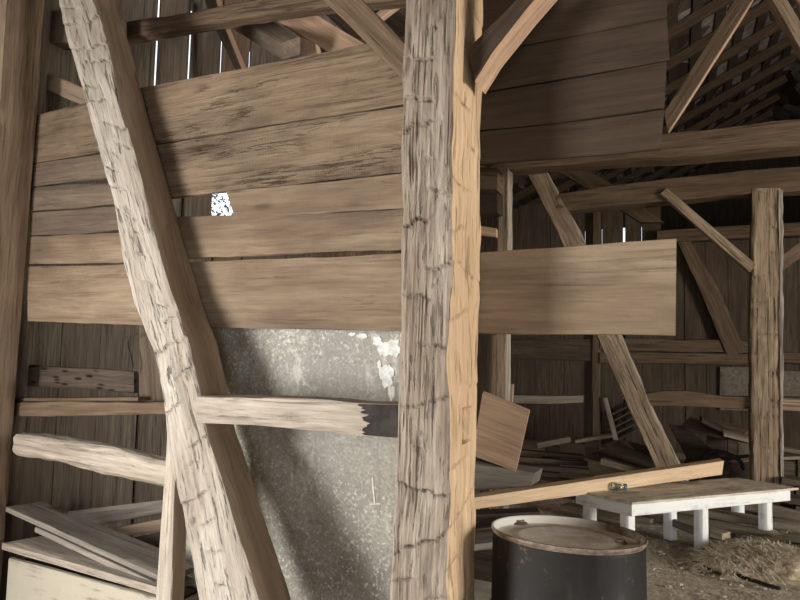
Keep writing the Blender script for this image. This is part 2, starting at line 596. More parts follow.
def add_box(bm, lo, hi, mi=0):
    vs = [bm.verts.new((x, y, z)) for x in (lo[0], hi[0]) for y in (lo[1], hi[1]) for z in (lo[2], hi[2])]
    for idx in ((0, 1, 3, 2), (4, 6, 7, 5), (0, 4, 5, 1), (2, 3, 7, 6), (0, 2, 6, 4), (1, 5, 7, 3)):
        f = bm.faces.new([vs[i] for i in idx])
        f.material_index = mi


def lathe(bm, prof, seg=64, mi=0, close=False):
    rings = []
    for r, z in prof:
        if r < 1e-6:
            rings.append([bm.verts.new((0, 0, z))])
        else:
            rings.append([bm.verts.new((r * math.cos(2 * math.pi * i / seg), r * math.sin(2 * math.pi * i / seg), z)) for i in range(seg)])
    for a, b in zip(rings, rings[1:]):
        for i in range(seg):
            j = (i + 1) % seg
            if len(a) == 1 and len(b) == 1:
                continue
            if len(a) == 1:
                f = bm.faces.new((a[0], b[j], b[i]))
            elif len(b) == 1:
                f = bm.faces.new((a[i], a[j], b[0]))
            else:
                f = bm.faces.new((a[i], a[j], b[j], b[i]))
            f.material_index = mi


def tube(name, pts, r, mat, parent=None, seg=8):
    bm = bmesh.new()
    rings = []
    for i, p in enumerate(pts):
        a = pts[max(0, i - 1)]
        b = pts[min(len(pts) - 1, i + 1)]
        t = (b - a).normalized()
        s = t.cross(Vector((0.13, 0.27, 0.95))).normalized()
        q = t.cross(s)
        rings.append([bm.verts.new(p - pts[0] + (s * math.cos(2 * math.pi * k / seg) + q * math.sin(2 * math.pi * k / seg)) * r) for k in range(seg)])
    for a, b in zip(rings, rings[1:]):
        for k in range(seg):
            bm.faces.new((a[k], a[(k + 1) % seg], b[(k + 1) % seg], b[k]))
    bm.faces.new(rings[0]); bm.faces.new(rings[-1])
    return link(name, bm, mat, parent, Matrix.Translation(pts[0]), 60)


def make_notches(L, faces, step=(0.10, 0.24), dp=(0.004, 0.010), seed=1):
    rr = random.Random(seed)
    out = []
    for f in faces:
        s = 0.03
        while s < L:
            c0 = rr.choice([0, 0, 0.25, 0.45])
            c1 = rr.choice([1, 1, 0.75, 0.6])
            if c1 - c0 < 0.3:
                c1 = 1
            out.append((f, s, rr.uniform(0.05, 0.16), rr.uniform(*dp), rr.uniform(-0.09, 0.06), c0, c1))
            s += rr.uniform(*step)
    return out


# ------------------------------------------------------------------ the shell of the barn
XW = -3.6          # left side wall (inner face)
YR = 20.0          # rear gable
YF = -5.0
XR = 8.5
ZE = 4.75           # eave height at the left wall
SL = 0.5           # roof slope
XRIDGE = 2.4


def roof_z(x):
    return ZE + (x - XW) * SL if x <= XRIDGE else ZE + (XRIDGE - XW) * SL - (x - XRIDGE) * SL


# floor
bm = bmesh.new()
nx, ny = 60, 90
gv = [[None] * (ny + 1) for _ in range(nx + 1)]
for i in range(nx + 1):
    for j in range(ny + 1):
        x = -3.75 + 12.4 * i / nx
        y = YF - 0.2 + (YR - YF + 0.4) * j / ny
        z = 0.012 * N3(x * 1.7, y * 1.7, 0) + 0.008 * N3(x * 5, y * 5, 3)
        gv[i][j] = bm.verts.new((x, y, z - 0.012))
for i in range(nx):
    for j in range(ny):
        bm.faces.new((gv[i][j], gv[i + 1][j], gv[i + 1][j + 1], gv[i][j + 1]))
o = struct(link('floor', bm, M['floor'], None, None, 80))

# ground outside
bm = bmesh.new()
add_box(bm, (-60, -60, -0.6), (60, 80, -0.12))
struct(link('ground', bm, mat_plain('field_earth', srgb(110, 108, 84), 0.95, 0, srgb(80, 84, 58), 2)))


def plank_mesh_Y(bm, x0, x1, y0, y1, z0, z1):
    """a plank of a wall running along Y; slightly uneven"""
    dx = random.uniform(-0.006, 0.006)
    add_box(bm, (x0 + dx, y0, z0), (x1 + dx, y1, z1))


# left wall: plank joints where the photo shows them
ys = [atX(u, 330, XW).y for u in (62, 101)] + [atX(u, 45, XW).y for u in (157.5, 190.5, 222, 250.5)]
ys = sorted(ys)
full = list(ys)
y = full[0]
while y > YF + 0.4:
    y -= 0.31
    full.insert(0, y)
y = full[-1]
while y < YR - 0.4:
    y += 0.33
    full.append(y)
full = [YF] + [q for q in full if q > YF + .1] + [YR]
OPEN = set(ys[2:])
DOOR_Y = (-1.75, -0.25)


# local X must run along the plank height: build vertically, then rotate the coordinates
def vertical_grain(o):
    """turn the local frame so that its X runs up while the geometry stays put"""
    R = Matrix(((0, 0, 1, 0), (0, 1, 0, 0), (-1, 0, 0, 0), (0, 0, 0, 1)))   # world->local
    o.data.transform(R)
    o.matrix_world = R.inverted()
    return o


hy0 = atX(211.5, 205, XW).y
hy1 = hy0 + 0.42
hz1, hz0 = atX(206, 190, XW).z + 0.25, atX(236, 225, XW).z - 0.25
bm = bmesh.new()
rr = random.Random(2)
for a, b in zip(full, full[1:]):
    mid = (a + b) / 2
    x0, x1 = XW - 0.016, XW + rr.uniform(-0.002, 0.003)
    ya = a + (0.0138 if a in OPEN else 0.0025)
    yb = b - (0.0138 if b in OPEN else 0.0025)
    mi = rr.randrange(3)
    if DOOR_Y[0] < mid < DOOR_Y[1]:
        add_box(bm, (x0, ya, 2.35), (x1, yb, ZE + 0.05), mi)
        continue
    if b < hy0 or a > hy1:
        add_box(bm, (x0, ya, 0), (x1, yb, ZE + 0.05), mi)
        continue
    add_box(bm, (x0, ya, 0), (x1, yb, hz0), mi)
    add_box(bm, (x0, ya, hz1), (x1, yb, ZE + 0.05), mi)
    if a < hy0 - 0.02:
        add_box(bm, (x0, ya, hz0), (x1, hy0, hz1), mi)
    if b > hy1 + 0.02:
        add_box(bm, (x0, hy1, hz0), (x1, yb, hz1), mi)
struct(vertical_grain(link('wall_left', bm, [M['siding'], M['siding_b'], M['siding_c']])), 'left side wall of upright siding planks wall')
# unseen backing boards added outside the lower planks (keeps the low joints dark) 
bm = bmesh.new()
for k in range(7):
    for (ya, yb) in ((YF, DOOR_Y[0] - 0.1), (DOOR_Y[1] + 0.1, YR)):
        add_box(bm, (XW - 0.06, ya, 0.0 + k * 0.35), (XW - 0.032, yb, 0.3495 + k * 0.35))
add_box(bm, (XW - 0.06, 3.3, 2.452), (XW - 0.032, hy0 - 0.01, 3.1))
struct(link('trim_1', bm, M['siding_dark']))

# rear gable wall with an unseen opening added to brighten the partition slits
bm = bmesh.new()
x = XW
lo_a = atY(596, 230, YR); lo_b = atY(640, 230, YR)
LX0, LX1 = lo_a.x - 0.3, lo_b.x + 0.3
LZ0, LZ1 = atY(620, 262, YR).z, atY(620, 228, YR).z
while x < XR:
    w_ = 0.3
    zt = max(roof_z(x), roof_z(x + w_)) + 0.12
    mid = x + w_ / 2
    if LX0 < mid < LX1:
        add_box(bm, (x - 0.001, YR, 0), (x + w_ + 0.001, YR + 0.03, LZ0))
        add_box(bm, (x - 0.001, YR, LZ1), (x + w_ + 0.001, YR + 0.03, zt))
    else:
        add_box(bm, (x - 0.001, YR, 0), (x + w_ + 0.001, YR + 0.03, zt))
    x += w_
struct(vertical_grain(link('wall_rear', bm, M['siding_dark'])))

# right wall with a doorway, front wall with the big doorway behind the viewer
bm = bmesh.new()
RD = (0.2, 3.2)
add_box(bm, (XR, YF, 0), (XR + 0.05, RD[0], roof_z(XR) + 0.1))
add_box(bm, (XR, RD[1], 0), (XR + 0.05, YR, roof_z(XR) + 0.1))
add_box(bm, (XR, RD[0], 2.6), (XR + 0.05, RD[1], roof_z(XR) + 0.1))
struct(link('wall_right', bm, M['siding_dark']))
bm = bmesh.new()
FD = (-0.5, 3.9)
add_box(bm, (XW, YF - 0.05, 0), (FD[0], YF, 9))
add_box(bm, (FD[1], YF - 0.05, 0), (XR, YF, 9))
add_box(bm, (FD[0], YF - 0.05, 3.2), (FD[1], YF, 9))
struct(link('wall_front', bm, M['siding_dark']))

# roof: shingles over open lath
bm = bmesh.new()
for sgn in (0, 1):
    xa, xb = (XW - 0.5, XRIDGE) if sgn == 0 else (XRIDGE, XR + 0.5)
    za = ZE - 0.5 * SL if sgn == 0 else roof_z(XRIDGE)
    zb = roof_z(XRIDGE) if sgn == 0 else roof_z(XRIDGE) - (XR + 0.5 - XRIDGE) * SL
    for dz in (0.14,):
        v = [bm.verts.new(p) for p in ((xa, YF - .4, za + dz), (xb, YF - .4, zb + dz), (xb, YR + .4, zb + dz), (xa, YR + .4, za + dz),
                                       (xa, YF - .4, za + dz + .03), (xb, YF - .4, zb + dz + .03), (xb, YR + .4, zb + dz + .03), (xa, YR + .4, za + dz + .03))]
        for idx in ((0, 1, 2, 3), (4, 5, 6, 7), (0, 1, 5, 4), (1, 2, 6, 5), (2, 3, 7, 6), (3, 0, 4, 7)):
            bm.faces.new([v[i] for i in idx])
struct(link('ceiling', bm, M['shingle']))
bm = bmesh.new()
s = 0.0
cs, sn = 1 / math.hypot(1, SL), SL / math.hypot(1, SL)
Ls = (XRIDGE - XW + 0.4) / cs
k = 0
while s < Ls:
    x0, z0 = XW - 0.4 + s * cs, ZE - 0.4 * SL + s * sn
    w_ = 0.17
    x1, z1 = x0 + w_ * cs, z0 + w_ * sn
    lo, hi = 0.105, 0.135
    v = [bm.verts.new(p) for p in ((x0, YF, z0 + lo), (x1, YF, z1 + lo), (x1, YR, z1 + lo), (x0, YR, z0 + lo),
                                   (x0, YF, z0 + hi), (x1, YF, z1 + hi), (x1, YR, z1 + hi), (x0, YR, z0 + hi))]
    for idx in ((0, 1, 2, 3), (4, 5, 6, 7), (0, 1, 5, 4), (1, 2, 6, 5), (2, 3, 7, 6), (3, 0, 4, 7)):
        bm.faces.new([v[i] for i in idx])
    s += 0.40
    k += 1
struct(link('trim_2', bm, M['siding_dark']))

# rafters of the left slope, each its own timber
raf = None
yy_ = 1.3
while yy_ < YR - 0.1:
    P = Vector((XW - 0.35, yy_, ZE - 0.35 * SL - 0.07)); Q = Vector((XRIDGE - 0.02, yy_, roof_z(XRIDGE - 0.02) - 0.07))
    if raf is None:
        raf = timber('rafter', P, Q, 0.10, 0.16, M['roofwood'], res=0.3, na=2, nd=2, amp=0.004)
        r_ = raf
    else:
        r_ = raf.copy(); COL.objects.link(r_)
        r_.matrix_world = Matrix.Translation(Vector((0, yy_ - 1.3, 0))) @ raf.matrix_world
    tag(r_, 'brown roof rafter sloping up under the open lath of the roof', 'rafter', 'roof rafters')
    yy_ += 1.1

# ------------------------------------------------------------------ foreground frame (bent nearest the viewer)
YB = 2.30          # face of the horizontal boards

# left post (edge of the frame)
o = slab('timber_post', [((-19, -40), (49, -40)), ((-20, 60), (41, 60)), ((-22, 150), (35.5, 150)), ((-26, 300), (24.5, 300)), ((-30, 450), (12, 450)), ((-33, 540), (6, 540)), ((-37, 650), (-2, 650)), ((-44, 840), (-16, 840))],
         2.29, 0.0001, M['post_dull']) if False else None
# right face is seen, so give edges by its right face: front arris hidden left of the frame
rb = [atY(u, v, 2.29) for u, v in ((49.5, -40), (42, 60), (36, 150), (24.5, 300), (12.5, 450), (6, 540), (-2, 650))]
rb = [Vector((p.x, 2.05, p.z)) for p in rb]
foot = rb[-1] + (rb[-1] - rb[-2]) * ((0 - rb[-1].z) / (rb[-1].z - rb[-2].z) * -1 if False else (rb[-1].z / (rb[-2].z - rb[-1].z)))
rb.append(foot)
top = rb[0] + (rb[0] - rb[1]) * ((3.69 - rb[0].z) / (rb[0].z - rb[1].z))
rb.insert(0, top)
o = loft('timber_post', [(p - Vector((0.15, 0, 0)), p) for p in rb], Vector((0, 0.24, 0)), M['post_dull'], res=0.03, na=6, nd=8, cham=0.014, amp=0.006, edge=0.006)
tag(o, 'brown square timber post at the far left beside the plank ends', 'post')

# big diagonal brace
bl = [(57, -4), (65, 35), (80, 82), (95, 140), (112, 200), (122, 260), (133, 302), (152, 350), (162, 398), (168, 450), (184, 530), (198, 605)]
br = [(91, -4), (105, 55 - 16), (118, 98), (133, 152), (147.5, 208), (160, 260), (172, 300), (189, 345), (198, 385), (207, 436), (232, 520), (257, 605)]
bY = lambda v: 2.10 - 0.12 * max(0, v - 300) / 300
st = [(atY(a[0], a[1], bY(a[1])), atY(b[0], b[1], bY(a[1]))) for a, b in zip(bl, br)]
def extend(st, zt, end):
    i, j = (0, min(2, len(st) - 1)) if end == 0 else (-1, -min(3, len(st)))
    m0 = (st[i][0] + st[i][1]) / 2; m1 = (st[j][0] + st[j][1]) / 2
    d = m0 - m1
    e = m0 + d * ((zt - m0.z) / d.z)
    w = (st[i][1] - st[i][0])
    p = (e - w / 2, e + w / 2)
    if end == 0:
        st.insert(0, p)
    else:
        st.append(p)
extend(st, 3.69, 0)
extend(st, 0.0, 1)
dvs = [Vector((0, 0.17 + 0.03 * min(1, i / 6), 0)) for i in range(len(st))]
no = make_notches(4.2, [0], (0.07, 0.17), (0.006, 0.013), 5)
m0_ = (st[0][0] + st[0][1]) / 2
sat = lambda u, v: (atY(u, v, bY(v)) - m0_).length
o = loft('diagonal_brace', st, dvs, [M['hewn'], M['brown_face']], res=0.0085, na=26, nd=6, cham=0.009, amp=0.0065, edge=0.008, fibre=0.004, notches=no, fmat=(0, 1, 1, 0), bumps=[(0, sat(176, 378), 0.35, 0.07, 0.018, 0.25), (0, sat(190, 372), 0.8, 0.05, 0.014, 0.2), (0, sat(193, 525), 0.18, 0.022, -0.012, 1.0), (0, sat(150, 285), 0.6, 0.02, -0.006, 0.8), (0, sat(118, 218), 0.4, 0.03, -0.008, 0.7)])  # right side browner than the front, its shade put into the colour
tag(o, 'massive pale hewn diagonal brace leaning across the horizontal planks', 'brace')

# centre post
cl = [(404, -6), (402, 60), (401, 120), (400.5, 200), (400, 280), (398.5, 350), (396, 440), (391.5, 520), (388, 604)]
cr = [(457, -6), (455.5, 60), (454, 120), (452.5, 200), (450, 280), (449, 350), (448.5, 440), (447.5, 520), (447, 604)]
st = [(atY(a[0], a[1], 1.95), atY(b[0], b[1], 1.95)) for a, b in zip(cl, cr)]
extend(st, 3.69, 0)
extend(st, 0.0, 1)
back = [(486.5, -6), (484, 60), (482, 120), (481, 200), (480, 280), (478, 350), (477.5, 440), (476, 520), (475, 604)]
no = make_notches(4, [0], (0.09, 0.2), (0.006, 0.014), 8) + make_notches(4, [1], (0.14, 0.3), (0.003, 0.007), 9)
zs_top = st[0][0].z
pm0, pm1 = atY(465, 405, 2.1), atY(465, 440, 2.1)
o = loft('timber_post', st, Vector((0, 0.345, 0)), [M['hewn_post'], M['tan_face']], res=0.0085, na=36, nd=18, cham=0.011, amp=0.010, edge=0.008, fibre=0.0045, notches=no, fmat=(0, 1, 1, 0),
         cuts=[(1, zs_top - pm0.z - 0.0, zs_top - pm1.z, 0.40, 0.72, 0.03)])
tag(o, 'hewn centre timber post with grey front and tan right side', 'post')
o = None

# knee braces of the centre post
st = [(atY(a[0], a[1], 2.10), atY(b[0], b[1], 2.10)) for a, b in [((316, -8), (354, -10)), ((404, 80), (412, 50))]]
extend(st, 3.72, 0)
o = loft('knee_brace', st, Vector((0, 0.13, 0)), M['beam_back'], res=0.02, na=8, nd=4, cham=0.006, amp=0.004, edge=0.004)
tag(o, 'brown knee brace rising left from the centre post top', 'brace')
o = slab('knee_brace', [((462, 46), (475, 80)), ((472, 36), (482, 82)), ((517, -14), (553, -14))], 2.06, 0.17, [M['beam_back'], M['tan_plank']], res=0.02, na=8, nd=5, cham=0.006, amp=0.004, edge=0.004, fmat=(0, 1, 0, 0)) if False else None
P0 = atY(474, 72, 2.04); P1 = atY(548, -14, 2.04)
axk = (P1 - P0).normalized()
upk = Vector((0, -1, 0)).cross(axk) * -1
stk = []
for a, b in (((468, 48), (474.5, 80)), ((488, 28), (492, 52)), ((520, -4), (531, 3)), ((540, -26), (551, -20))):
    stk.append((atY(a[0], a[1], 2.04), atY(b[0], b[1], 2.04)))
extend(stk, 3.72, 1)
o = loft('knee_brace', stk, Vector((0, 0.14, 0)), [M['board_dark'], M['tan_plank']], res=0.02, na=8, nd=6, cham=0.005, amp=0.004, edge=0.003, fmat=(0, 1, 0, 0))  # tan underside: light from below put into its colour
tag(o, 'dark knee brace with a lit underside coloured tan rising right from the centre post', 'brace')

struct(timber('trim_3', Vector((XW + 0.02, 2.13, 3.70)), Vector((XR - 0.02, 2.13, 3.70)), 0.26, 0.24, M['beam_back'], res=0.15, na=4, nd=4, amp=0.006))
# horizontal planks, left of the centre post
TH = 0.028
def board(label, top, bot, mat, Y=YB, name='wall_plank', **kw):
    a = dict(res=0.022, na=10, nd=1, cham=0.003, amp=0.0025, edge=0.004)
    a.update(kw)
    o = hboard(name, top, bot, Y, TH, M[mat], **a)
    tag(o, label, 'plank')
    return o

board('topmost rotted plank left of the centre post with pitted surface', [(30, 117), (143, 87), (270, 63), (420, 33)], [(30, 163), (143, 145.5), (270, 124.5), (420, 102)], 'board_rot')
board('second plank from the top left of the centre post', [(30, 164.5), (143, 147), (270, 126), (420, 103.5)], [(30, 187), (143, 197.5), (270, 186), (420, 169.5)], 'board_grey') if False else None
board('plank under the rotted topmost plank left of the centre post', [(118, 150.5), (170, 143), (270, 126), (420, 103.5)], [(118, 203), (170, 197.5), (270, 186.5), (420, 169.5)], 'board_rot')
board('narrow grey plank end above the knothole beside the left post', [(30, 164.5), (80, 157), (150, 147)], [(30, 187), (62, 182.5), (150, 172)], 'board_grey', Y=YB)
board('narrow plank under the small bright hole beside the left post', [(30, 188.5), (72, 184), (150, 182)], [(30, 211), (72, 208.5), (150, 200)], 'board_grey')
board('short grey plank left of the diagonal brace ending at the hole', [(30, 212.5), (80, 209), (158, 203)], [(30, 235), (80, 233.5), (158, 226)], 'board_grey')
board('plank with a broken slanted left end right of the diagonal brace', [(226, 191), (270, 187.8), (420, 171)], [(235, 217), (280, 215.5), (420, 207)], 'board', endjag=0.006)
board('full length plank above the open gap with a chipped top edge', [(29, 236.5), (120, 232), (180, 216), (290, 215), (420, 208)], [(29, 264), (120, 262.5), (180, 258.5), (290, 254), (420, 248.5)], 'board', edge=0.007)
board('bottom plank running behind the centre post to a square end at right', [(27.5, 266.5), (110, 264.5), (200, 262), (300, 257.5), (400, 253), (480, 252.5), (560, 247), (676.5, 238.5)],
      [(27.5, 321), (110, 323.5), (200, 327), (300, 329), (400, 331.5), (480, 333), (560, 334), (675.5, 335.5)], 'board')

# planks right of the centre post
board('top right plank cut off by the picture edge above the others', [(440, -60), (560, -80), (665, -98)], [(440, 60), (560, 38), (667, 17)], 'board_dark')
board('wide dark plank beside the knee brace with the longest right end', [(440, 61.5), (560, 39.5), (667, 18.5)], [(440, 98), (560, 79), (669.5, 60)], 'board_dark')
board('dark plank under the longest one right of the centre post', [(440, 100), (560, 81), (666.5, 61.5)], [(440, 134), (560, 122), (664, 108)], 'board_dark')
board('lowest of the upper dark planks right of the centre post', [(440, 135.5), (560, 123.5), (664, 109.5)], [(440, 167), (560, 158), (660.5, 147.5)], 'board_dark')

# speckled sheet panel behind the planks
def sheet():
    Yt, Yb = 2.36, 2.49
    tl = atY(196, 285, Yt); tr = atY(430, 285, Yt)
    z0 = 0.0
    zt = tl.z
    x0, x1 = atY(184, 570, 2.47).x, tr.x
    bm = bmesh.new()
    n, m = 24, 30
    F_, B_ = [], []
    for j in range(m + 1):
        rowF, rowB = [], []
        t = j / m
        for i in range(n + 1):
            x = x0 + (x1 - x0) * i / n
            z = zt + (z0 - zt) * t
            y = Yt + (Yb - Yt) * t + 0.006 * N3(x * 3, z * 3, 1) + 0.012 * math.sin((x - x0) * 2.2)
            rowF.append(bm.verts.new((x, y, z)))
            rowB.append(bm.verts.new((x, y + 0.012, z)))
        F_.append(rowF); B_.append(rowB)
    for g in (F_, B_):
        for j in range(m):
            for i in range(n):
                bm.faces.new((g[j][i], g[j][i + 1], g[j + 1][i + 1], g[j + 1][i]))
    for j in range(m):
        for i in (0, n):
            bm.faces.new((F_[j][i], F_[j + 1][i], B_[j + 1][i], B_[j][i]))
    for i in range(n):
        for j in (0, m):
            bm.faces.new((F_[j][i], F_[j][i + 1], B_[j][i + 1], B_[j][i]))
    o = link('sheet_panel', bm, M['sheet'], None, None, 60)
    tag(o, 'mottled grey sheet panel with pale speckles standing behind the planks', 'panel')
    def on(u, v):
        # point on the leaning sheet
        Y = Yt
        for _ in range(12):
            p = atY(u, v, Y)
            t = (zt - p.z) / (zt - z0)
            Y = Yt + (Yb - Yt) * t + 0.006 * N3(p.x * 3, p.z * 3, 1) + 0.012 * math.sin((p.x - x0) * 2.2)
        return atY(u, v, Y - 0.004)
    # pale smears: thin irregular patches lying on the sheet
    for (u, v, ru, rv) in ((377, 341, 5, 5), (384, 349, 7, 7), (394, 347, 7, 8), (387, 375, 7, 11), (391, 392, 3, 8), (362, 336, 4, 3), (352, 334, 3, 2), (379, 365, 2, 5)):
        bm = bmesh.new()
        f_, b_ = [], []
        for k in range(34):
            a = 2 * math.pi * k / 34
            q = 1 + 0.5 * N3(math.cos(a) * 1.6 + u, math.sin(a) * 1.6, v) + 0.3 * N3(math.cos(a) * 5 + u, math.sin(a) * 5, v)
            p = on(u + ru * q * math.cos(a), v + rv * q * math.sin(a))
            f_.append(bm.verts.new(p)); b_.append(bm.verts.new(p + Vector((0, 0.006, 0))))
        bm.faces.new(f_); bm.faces.new(b_)
        for k in range(34):
            bm.faces.new((f_[k], f_[(k + 1) % 34], b_[(k + 1) % 34], b_[k]))
        c = link('plaster_smear', bm, M['plaster'], o, Matrix.Identity(4))
        c['label'] = 'white smear on the grey sheet'
    for pts, w_ in (([(372.2, 478), (373, 488), (374.5, 503)], 0.007), ([(370, 504.3), (379.5, 503.8)], 0.006)):
        bm = bmesh.new()
        for (a, b) in zip(pts, pts[1:]):
            P, Q = on(*a), on(*b)
            d = (Q - P).normalized(); sd = d.cross(Vector((0, 1, 0))).normalized() * w_ / 2
            P, Q = P - d * 0.002, Q + d * 0.002
            vs = [bm.verts.new(x) for x in (P - sd, P + sd, Q + sd, Q - sd)]
            vb = [bm.verts.new(x.co + Vector((0, 0.005, 0))) for x in vs]
            bm.faces.new(vs); bm.faces.new(vb)
            for k in range(4):
                bm.faces.new((vs[k], vs[(k + 1) % 4], vb[(k + 1) % 4], vb[k]))
        c = link('scratch_mark', bm, M['scratch'], o, Matrix.Identity(4))
        c['label'] = 'pale scratch on the grey sheet'
sheet()

# rails of the front bent
rt = [(196, 396), (250, 396.5), (300, 398.5), (352, 403.5), (400, 404.5)]
rbm = [(196, 424.5), (250, 426), (300, 430), (352, 435.5), (400, 438)]
o = hboard('cross_rail', rt, rbm, 2.045, 0.14, M['pale_plank'], res=0.012, na=8, nd=5, cham=0.006, amp=0.005, edge=0.004)
tag(o, 'pale rough rail from the diagonal brace to the centre post', 'rail')
# charred end
bm = bmesh.new()
ctop = [(360, 405), (372, 404), (386, 405), (397, 405.5)]
cbot = [(363, 434), (372, 437), (386, 438), (397, 438.8)]
def jag_plate(name, pts, Y, th, mat, parent):
    bm = bmesh.new()
    f_ = [bm.verts.new(atY(u, v, Y)) for u, v in pts]
    b_ = [bm.verts.new(q.co + Vector((0, th, 0))) for q in f_]
    bm.faces.new(f_); bm.faces.new(b_)
    k = len(pts)
    for i in range(k):
        bm.faces.new((f_[i], f_[(i + 1) % k], b_[(i + 1) % k], b_[i]))
    return link(name, bm, mat, parent, Matrix.Identity(4))
rr = random.Random(9)
cp = [(398, 405.4), (398, 437.8)]
for k in range(22):
    q = k / 21
    deep = rr.choice([0, 2, 3, 7, 1, 9]) * rr.uniform(0.5, 1.1)
    cp.append((359 + 3 * math.sin(q * 5) + deep + 2 * q, 435.2 - q * 31))
c = jag_plate('charred_patch', cp, 2.037, 0.016, M['char'], o)
c['label'] = 'black charred end of the rail'

o = hboard('cross_rail', [(6, 402), (80, 402), (178, 402.5)], [(6, 416.5), (80, 416), (178, 414.5)], 2.31, 0.09, M['beam_back'], res=0.04, na=4, nd=3, amp=0.003, edge=0.003)
tag(o, 'brown flat rail from the left post behind the diagonal brace', 'rail')
o = hboard('window_lip', [(14, 398), (138, 397.5)], [(14, 401.5), (138, 401.2)], 2.33, 0.07, M['beam_back'], res=0.05, na=2, nd=3, amp=0.001)
o.name = 'thin_batten'
tag(o, 'thin batten lying on the brown flat rail at left', 'batten')
o = hboard('spotted_plank', [(14, 364), (60, 367), (134, 371.5)], [(14, 385), (60, 388), (134, 393)], 2.42, 0.03, M['mold'], res=0.03, na=6, nd=1, amp=0.002, edge=0.004)
tag(o, 'dark spotted plank in the opening between left post and brace', 'plank')
o = slab('upright_plank', [((138.5, 318), (163, 318)), ((138, 400), (175, 400))], 2.40, 0.03, M['siding_dark'], res=0.04, na=4, nd=1, amp=0.001)
tag(o, 'brown upright plank closing the opening behind the diagonal brace', 'plank')
tube('wire_hook', [atY(*p, 2.35) for p in ((137, 334), (131, 336), (127.5, 336.5), (128, 346), (131, 356), (133, 366), (131, 372))], 0.004, M['char'])
tag(bpy.data.objects['wire_hook'], 'thin dark wire hook hanging left of the diagonal brace', 'hook')

# round pale pole, lower left
def pole(name, pts, radii, mat, seg=18, squash=1.0):
    cum = 0
    bm = bmesh.new()
    ax = (pts[-1] - pts[0]).normalized()
    zz = Vector((0, 0, 1)); yy = zz.cross(ax).normalized(); zz = ax.cross(yy)
    R = Matrix((ax, yy, zz)).transposed().to_4x4()
    MW = Matrix.Translation(pts[0]) @ R
    MI = MW.inverted()
    L = (pts[-1] - pts[0]).length
    n = int(L / 0.02)
    rings = []
    sd = random.random() * 50
    for k in range(n + 1):
        t = k / n
        f = t * (len(pts) - 1); i = min(int(f), len(pts) - 2)
        p = pts[i].lerp(pts[i + 1], f - i); r = radii[i] + (radii[i + 1] - radii[i]) * (f - i)
        ring = []
        for j in range(seg):
            a = 2 * math.pi * j / seg
            q = r * (1 + 0.10 * N3(t * L * 2, math.cos(a) * 1.5 + sd, math.sin(a) * 1.5) + 0.07 * N3(t * L * 8, math.cos(a) * 4 + sd, math.sin(a) * 4))
            ring.append(bm.verts.new(MI @ (p + yy * q * math.cos(a) * squash + zz * q * math.sin(a))))
        rings.append(ring)
    for a, b in zip(rings, rings[1:]):
        for j in range(seg):
            bm.faces.new((a[j], a[(j + 1) % seg], b[(j + 1) % seg], b[j]))
    bm.faces.new(rings[0]); bm.faces.new(rings[-1])
    return link(name, bm, mat, None, MW, 50)
o = hboard('log_rail', [(13, 434), (60, 439), (110, 449), (172, 463)], [(13, 456), (60, 464), (110, 476), (172, 490)], 2.24, 0.10, M['pale_plank'], res=0.015, na=8, nd=6, cham=0.022, amp=0.008, edge=0.008, fibre=0.004)
tag(o, 'pale rounded log rail fixed to the left post at lower left', 'rail')

# short stud beside the brace
st = [((167, 428), (177, 428)), ((164.5, 470), (176, 470)), ((160, 530), (174, 530)), ((155, 604), (171, 604))]
st = [(atY(a[0], a[1], 2.06), atY(b[0], b[1], 2.06)) for a, b in st]
extend(st, 0.0, 1)
o = loft('stud', st, Vector((0, 0.08, 0)), [M['pale_plank'], M['brown_face']], res=0.02, na=6, nd=4, cham=0.004, amp=0.003, fmat=(0, 1, 1, 0))  # brown side face: shade away from the light, put into the colour
tag(o, 'short pale upright stud tucked left of the diagonal brace foot', 'stud')

# ------------------------------------------------------------------ lower-left: bin and stacked planks
e = bpy.data.objects.new('low_bin', None)
COL.objects.link(e)
pl0, pl1 = atY(9, 556, 2.16), atY(162, 602, 2.16)
zb = (pl0.z + pl1.z) / 2
x0, x1 = pl0.x, atY(175, 600, 2.16).x
e.location = ((x0 + x1) / 2, 2.3, 0)
e.matrix_basis = Matrix.Translation(e.location)
def bx(name, lo, hi, mat, parent):
    lo, hi = Vector(lo), Vector(hi)
    o = timber(name, Vector((lo.x, (lo.y + hi.y) / 2, lo.z)), Vector((hi.x, (lo.y + hi.y) / 2, lo.z)), hi.y - lo.y, hi.z - lo.z, mat, res=0.05, na=2, nd=3, cham=0.003, amp=0.002, parent=parent) if hi.x - lo.x > hi.y - lo.y else \
        timber(name, Vector(((lo.x + hi.x) / 2, lo.y, lo.z)), Vector(((lo.x + hi.x) / 2, hi.y, lo.z)), hi.x - lo.x, hi.z - lo.z, mat, res=0.05, na=2, nd=3, cham=0.003, amp=0.002, parent=parent)
    return o
bx('front_panel', (x0, 2.16, 0), (x1, 2.185, zb), M['dirty_white'], e)
bx('back_panel', (x0, 2.50, 0), (x1, 2.525, zb - 0.02), M['grey_plank'], e)
bx('end_panel', (x0, 2.185, 0), (x0 + 0.025, 2.50, zb - 0.02), M['grey_plank'], e)
bx('end_panel', (x1 - 0.025, 2.185, 0), (x1, 2.50, zb - 0.02), M['grey_plank'], e)
tag(e, 'low bin with a dirty white front panel under the stacked planks', 'bin')


def quadplank(name, near, far, th, mat, label, group=None, cat='plank', **kw):
    """plank given by the near edge (two world points, upper arris) and the far edge; thickness downwards"""
    (a, b), (c, d) = near, far
    n_ = (b - a).cross(c - a).normalized()
    if n_.z < 0:
        n_ = -n_
    args = dict(res=0.05, na=4, nd=2, cham=0.003, amp=0.0025, edge=0.003)
    args.update(kw)
    o = loft(name, [(a, c), (b, d)], -n_ * th, mat, **args)
    tag(o, label, cat, group)
    return o


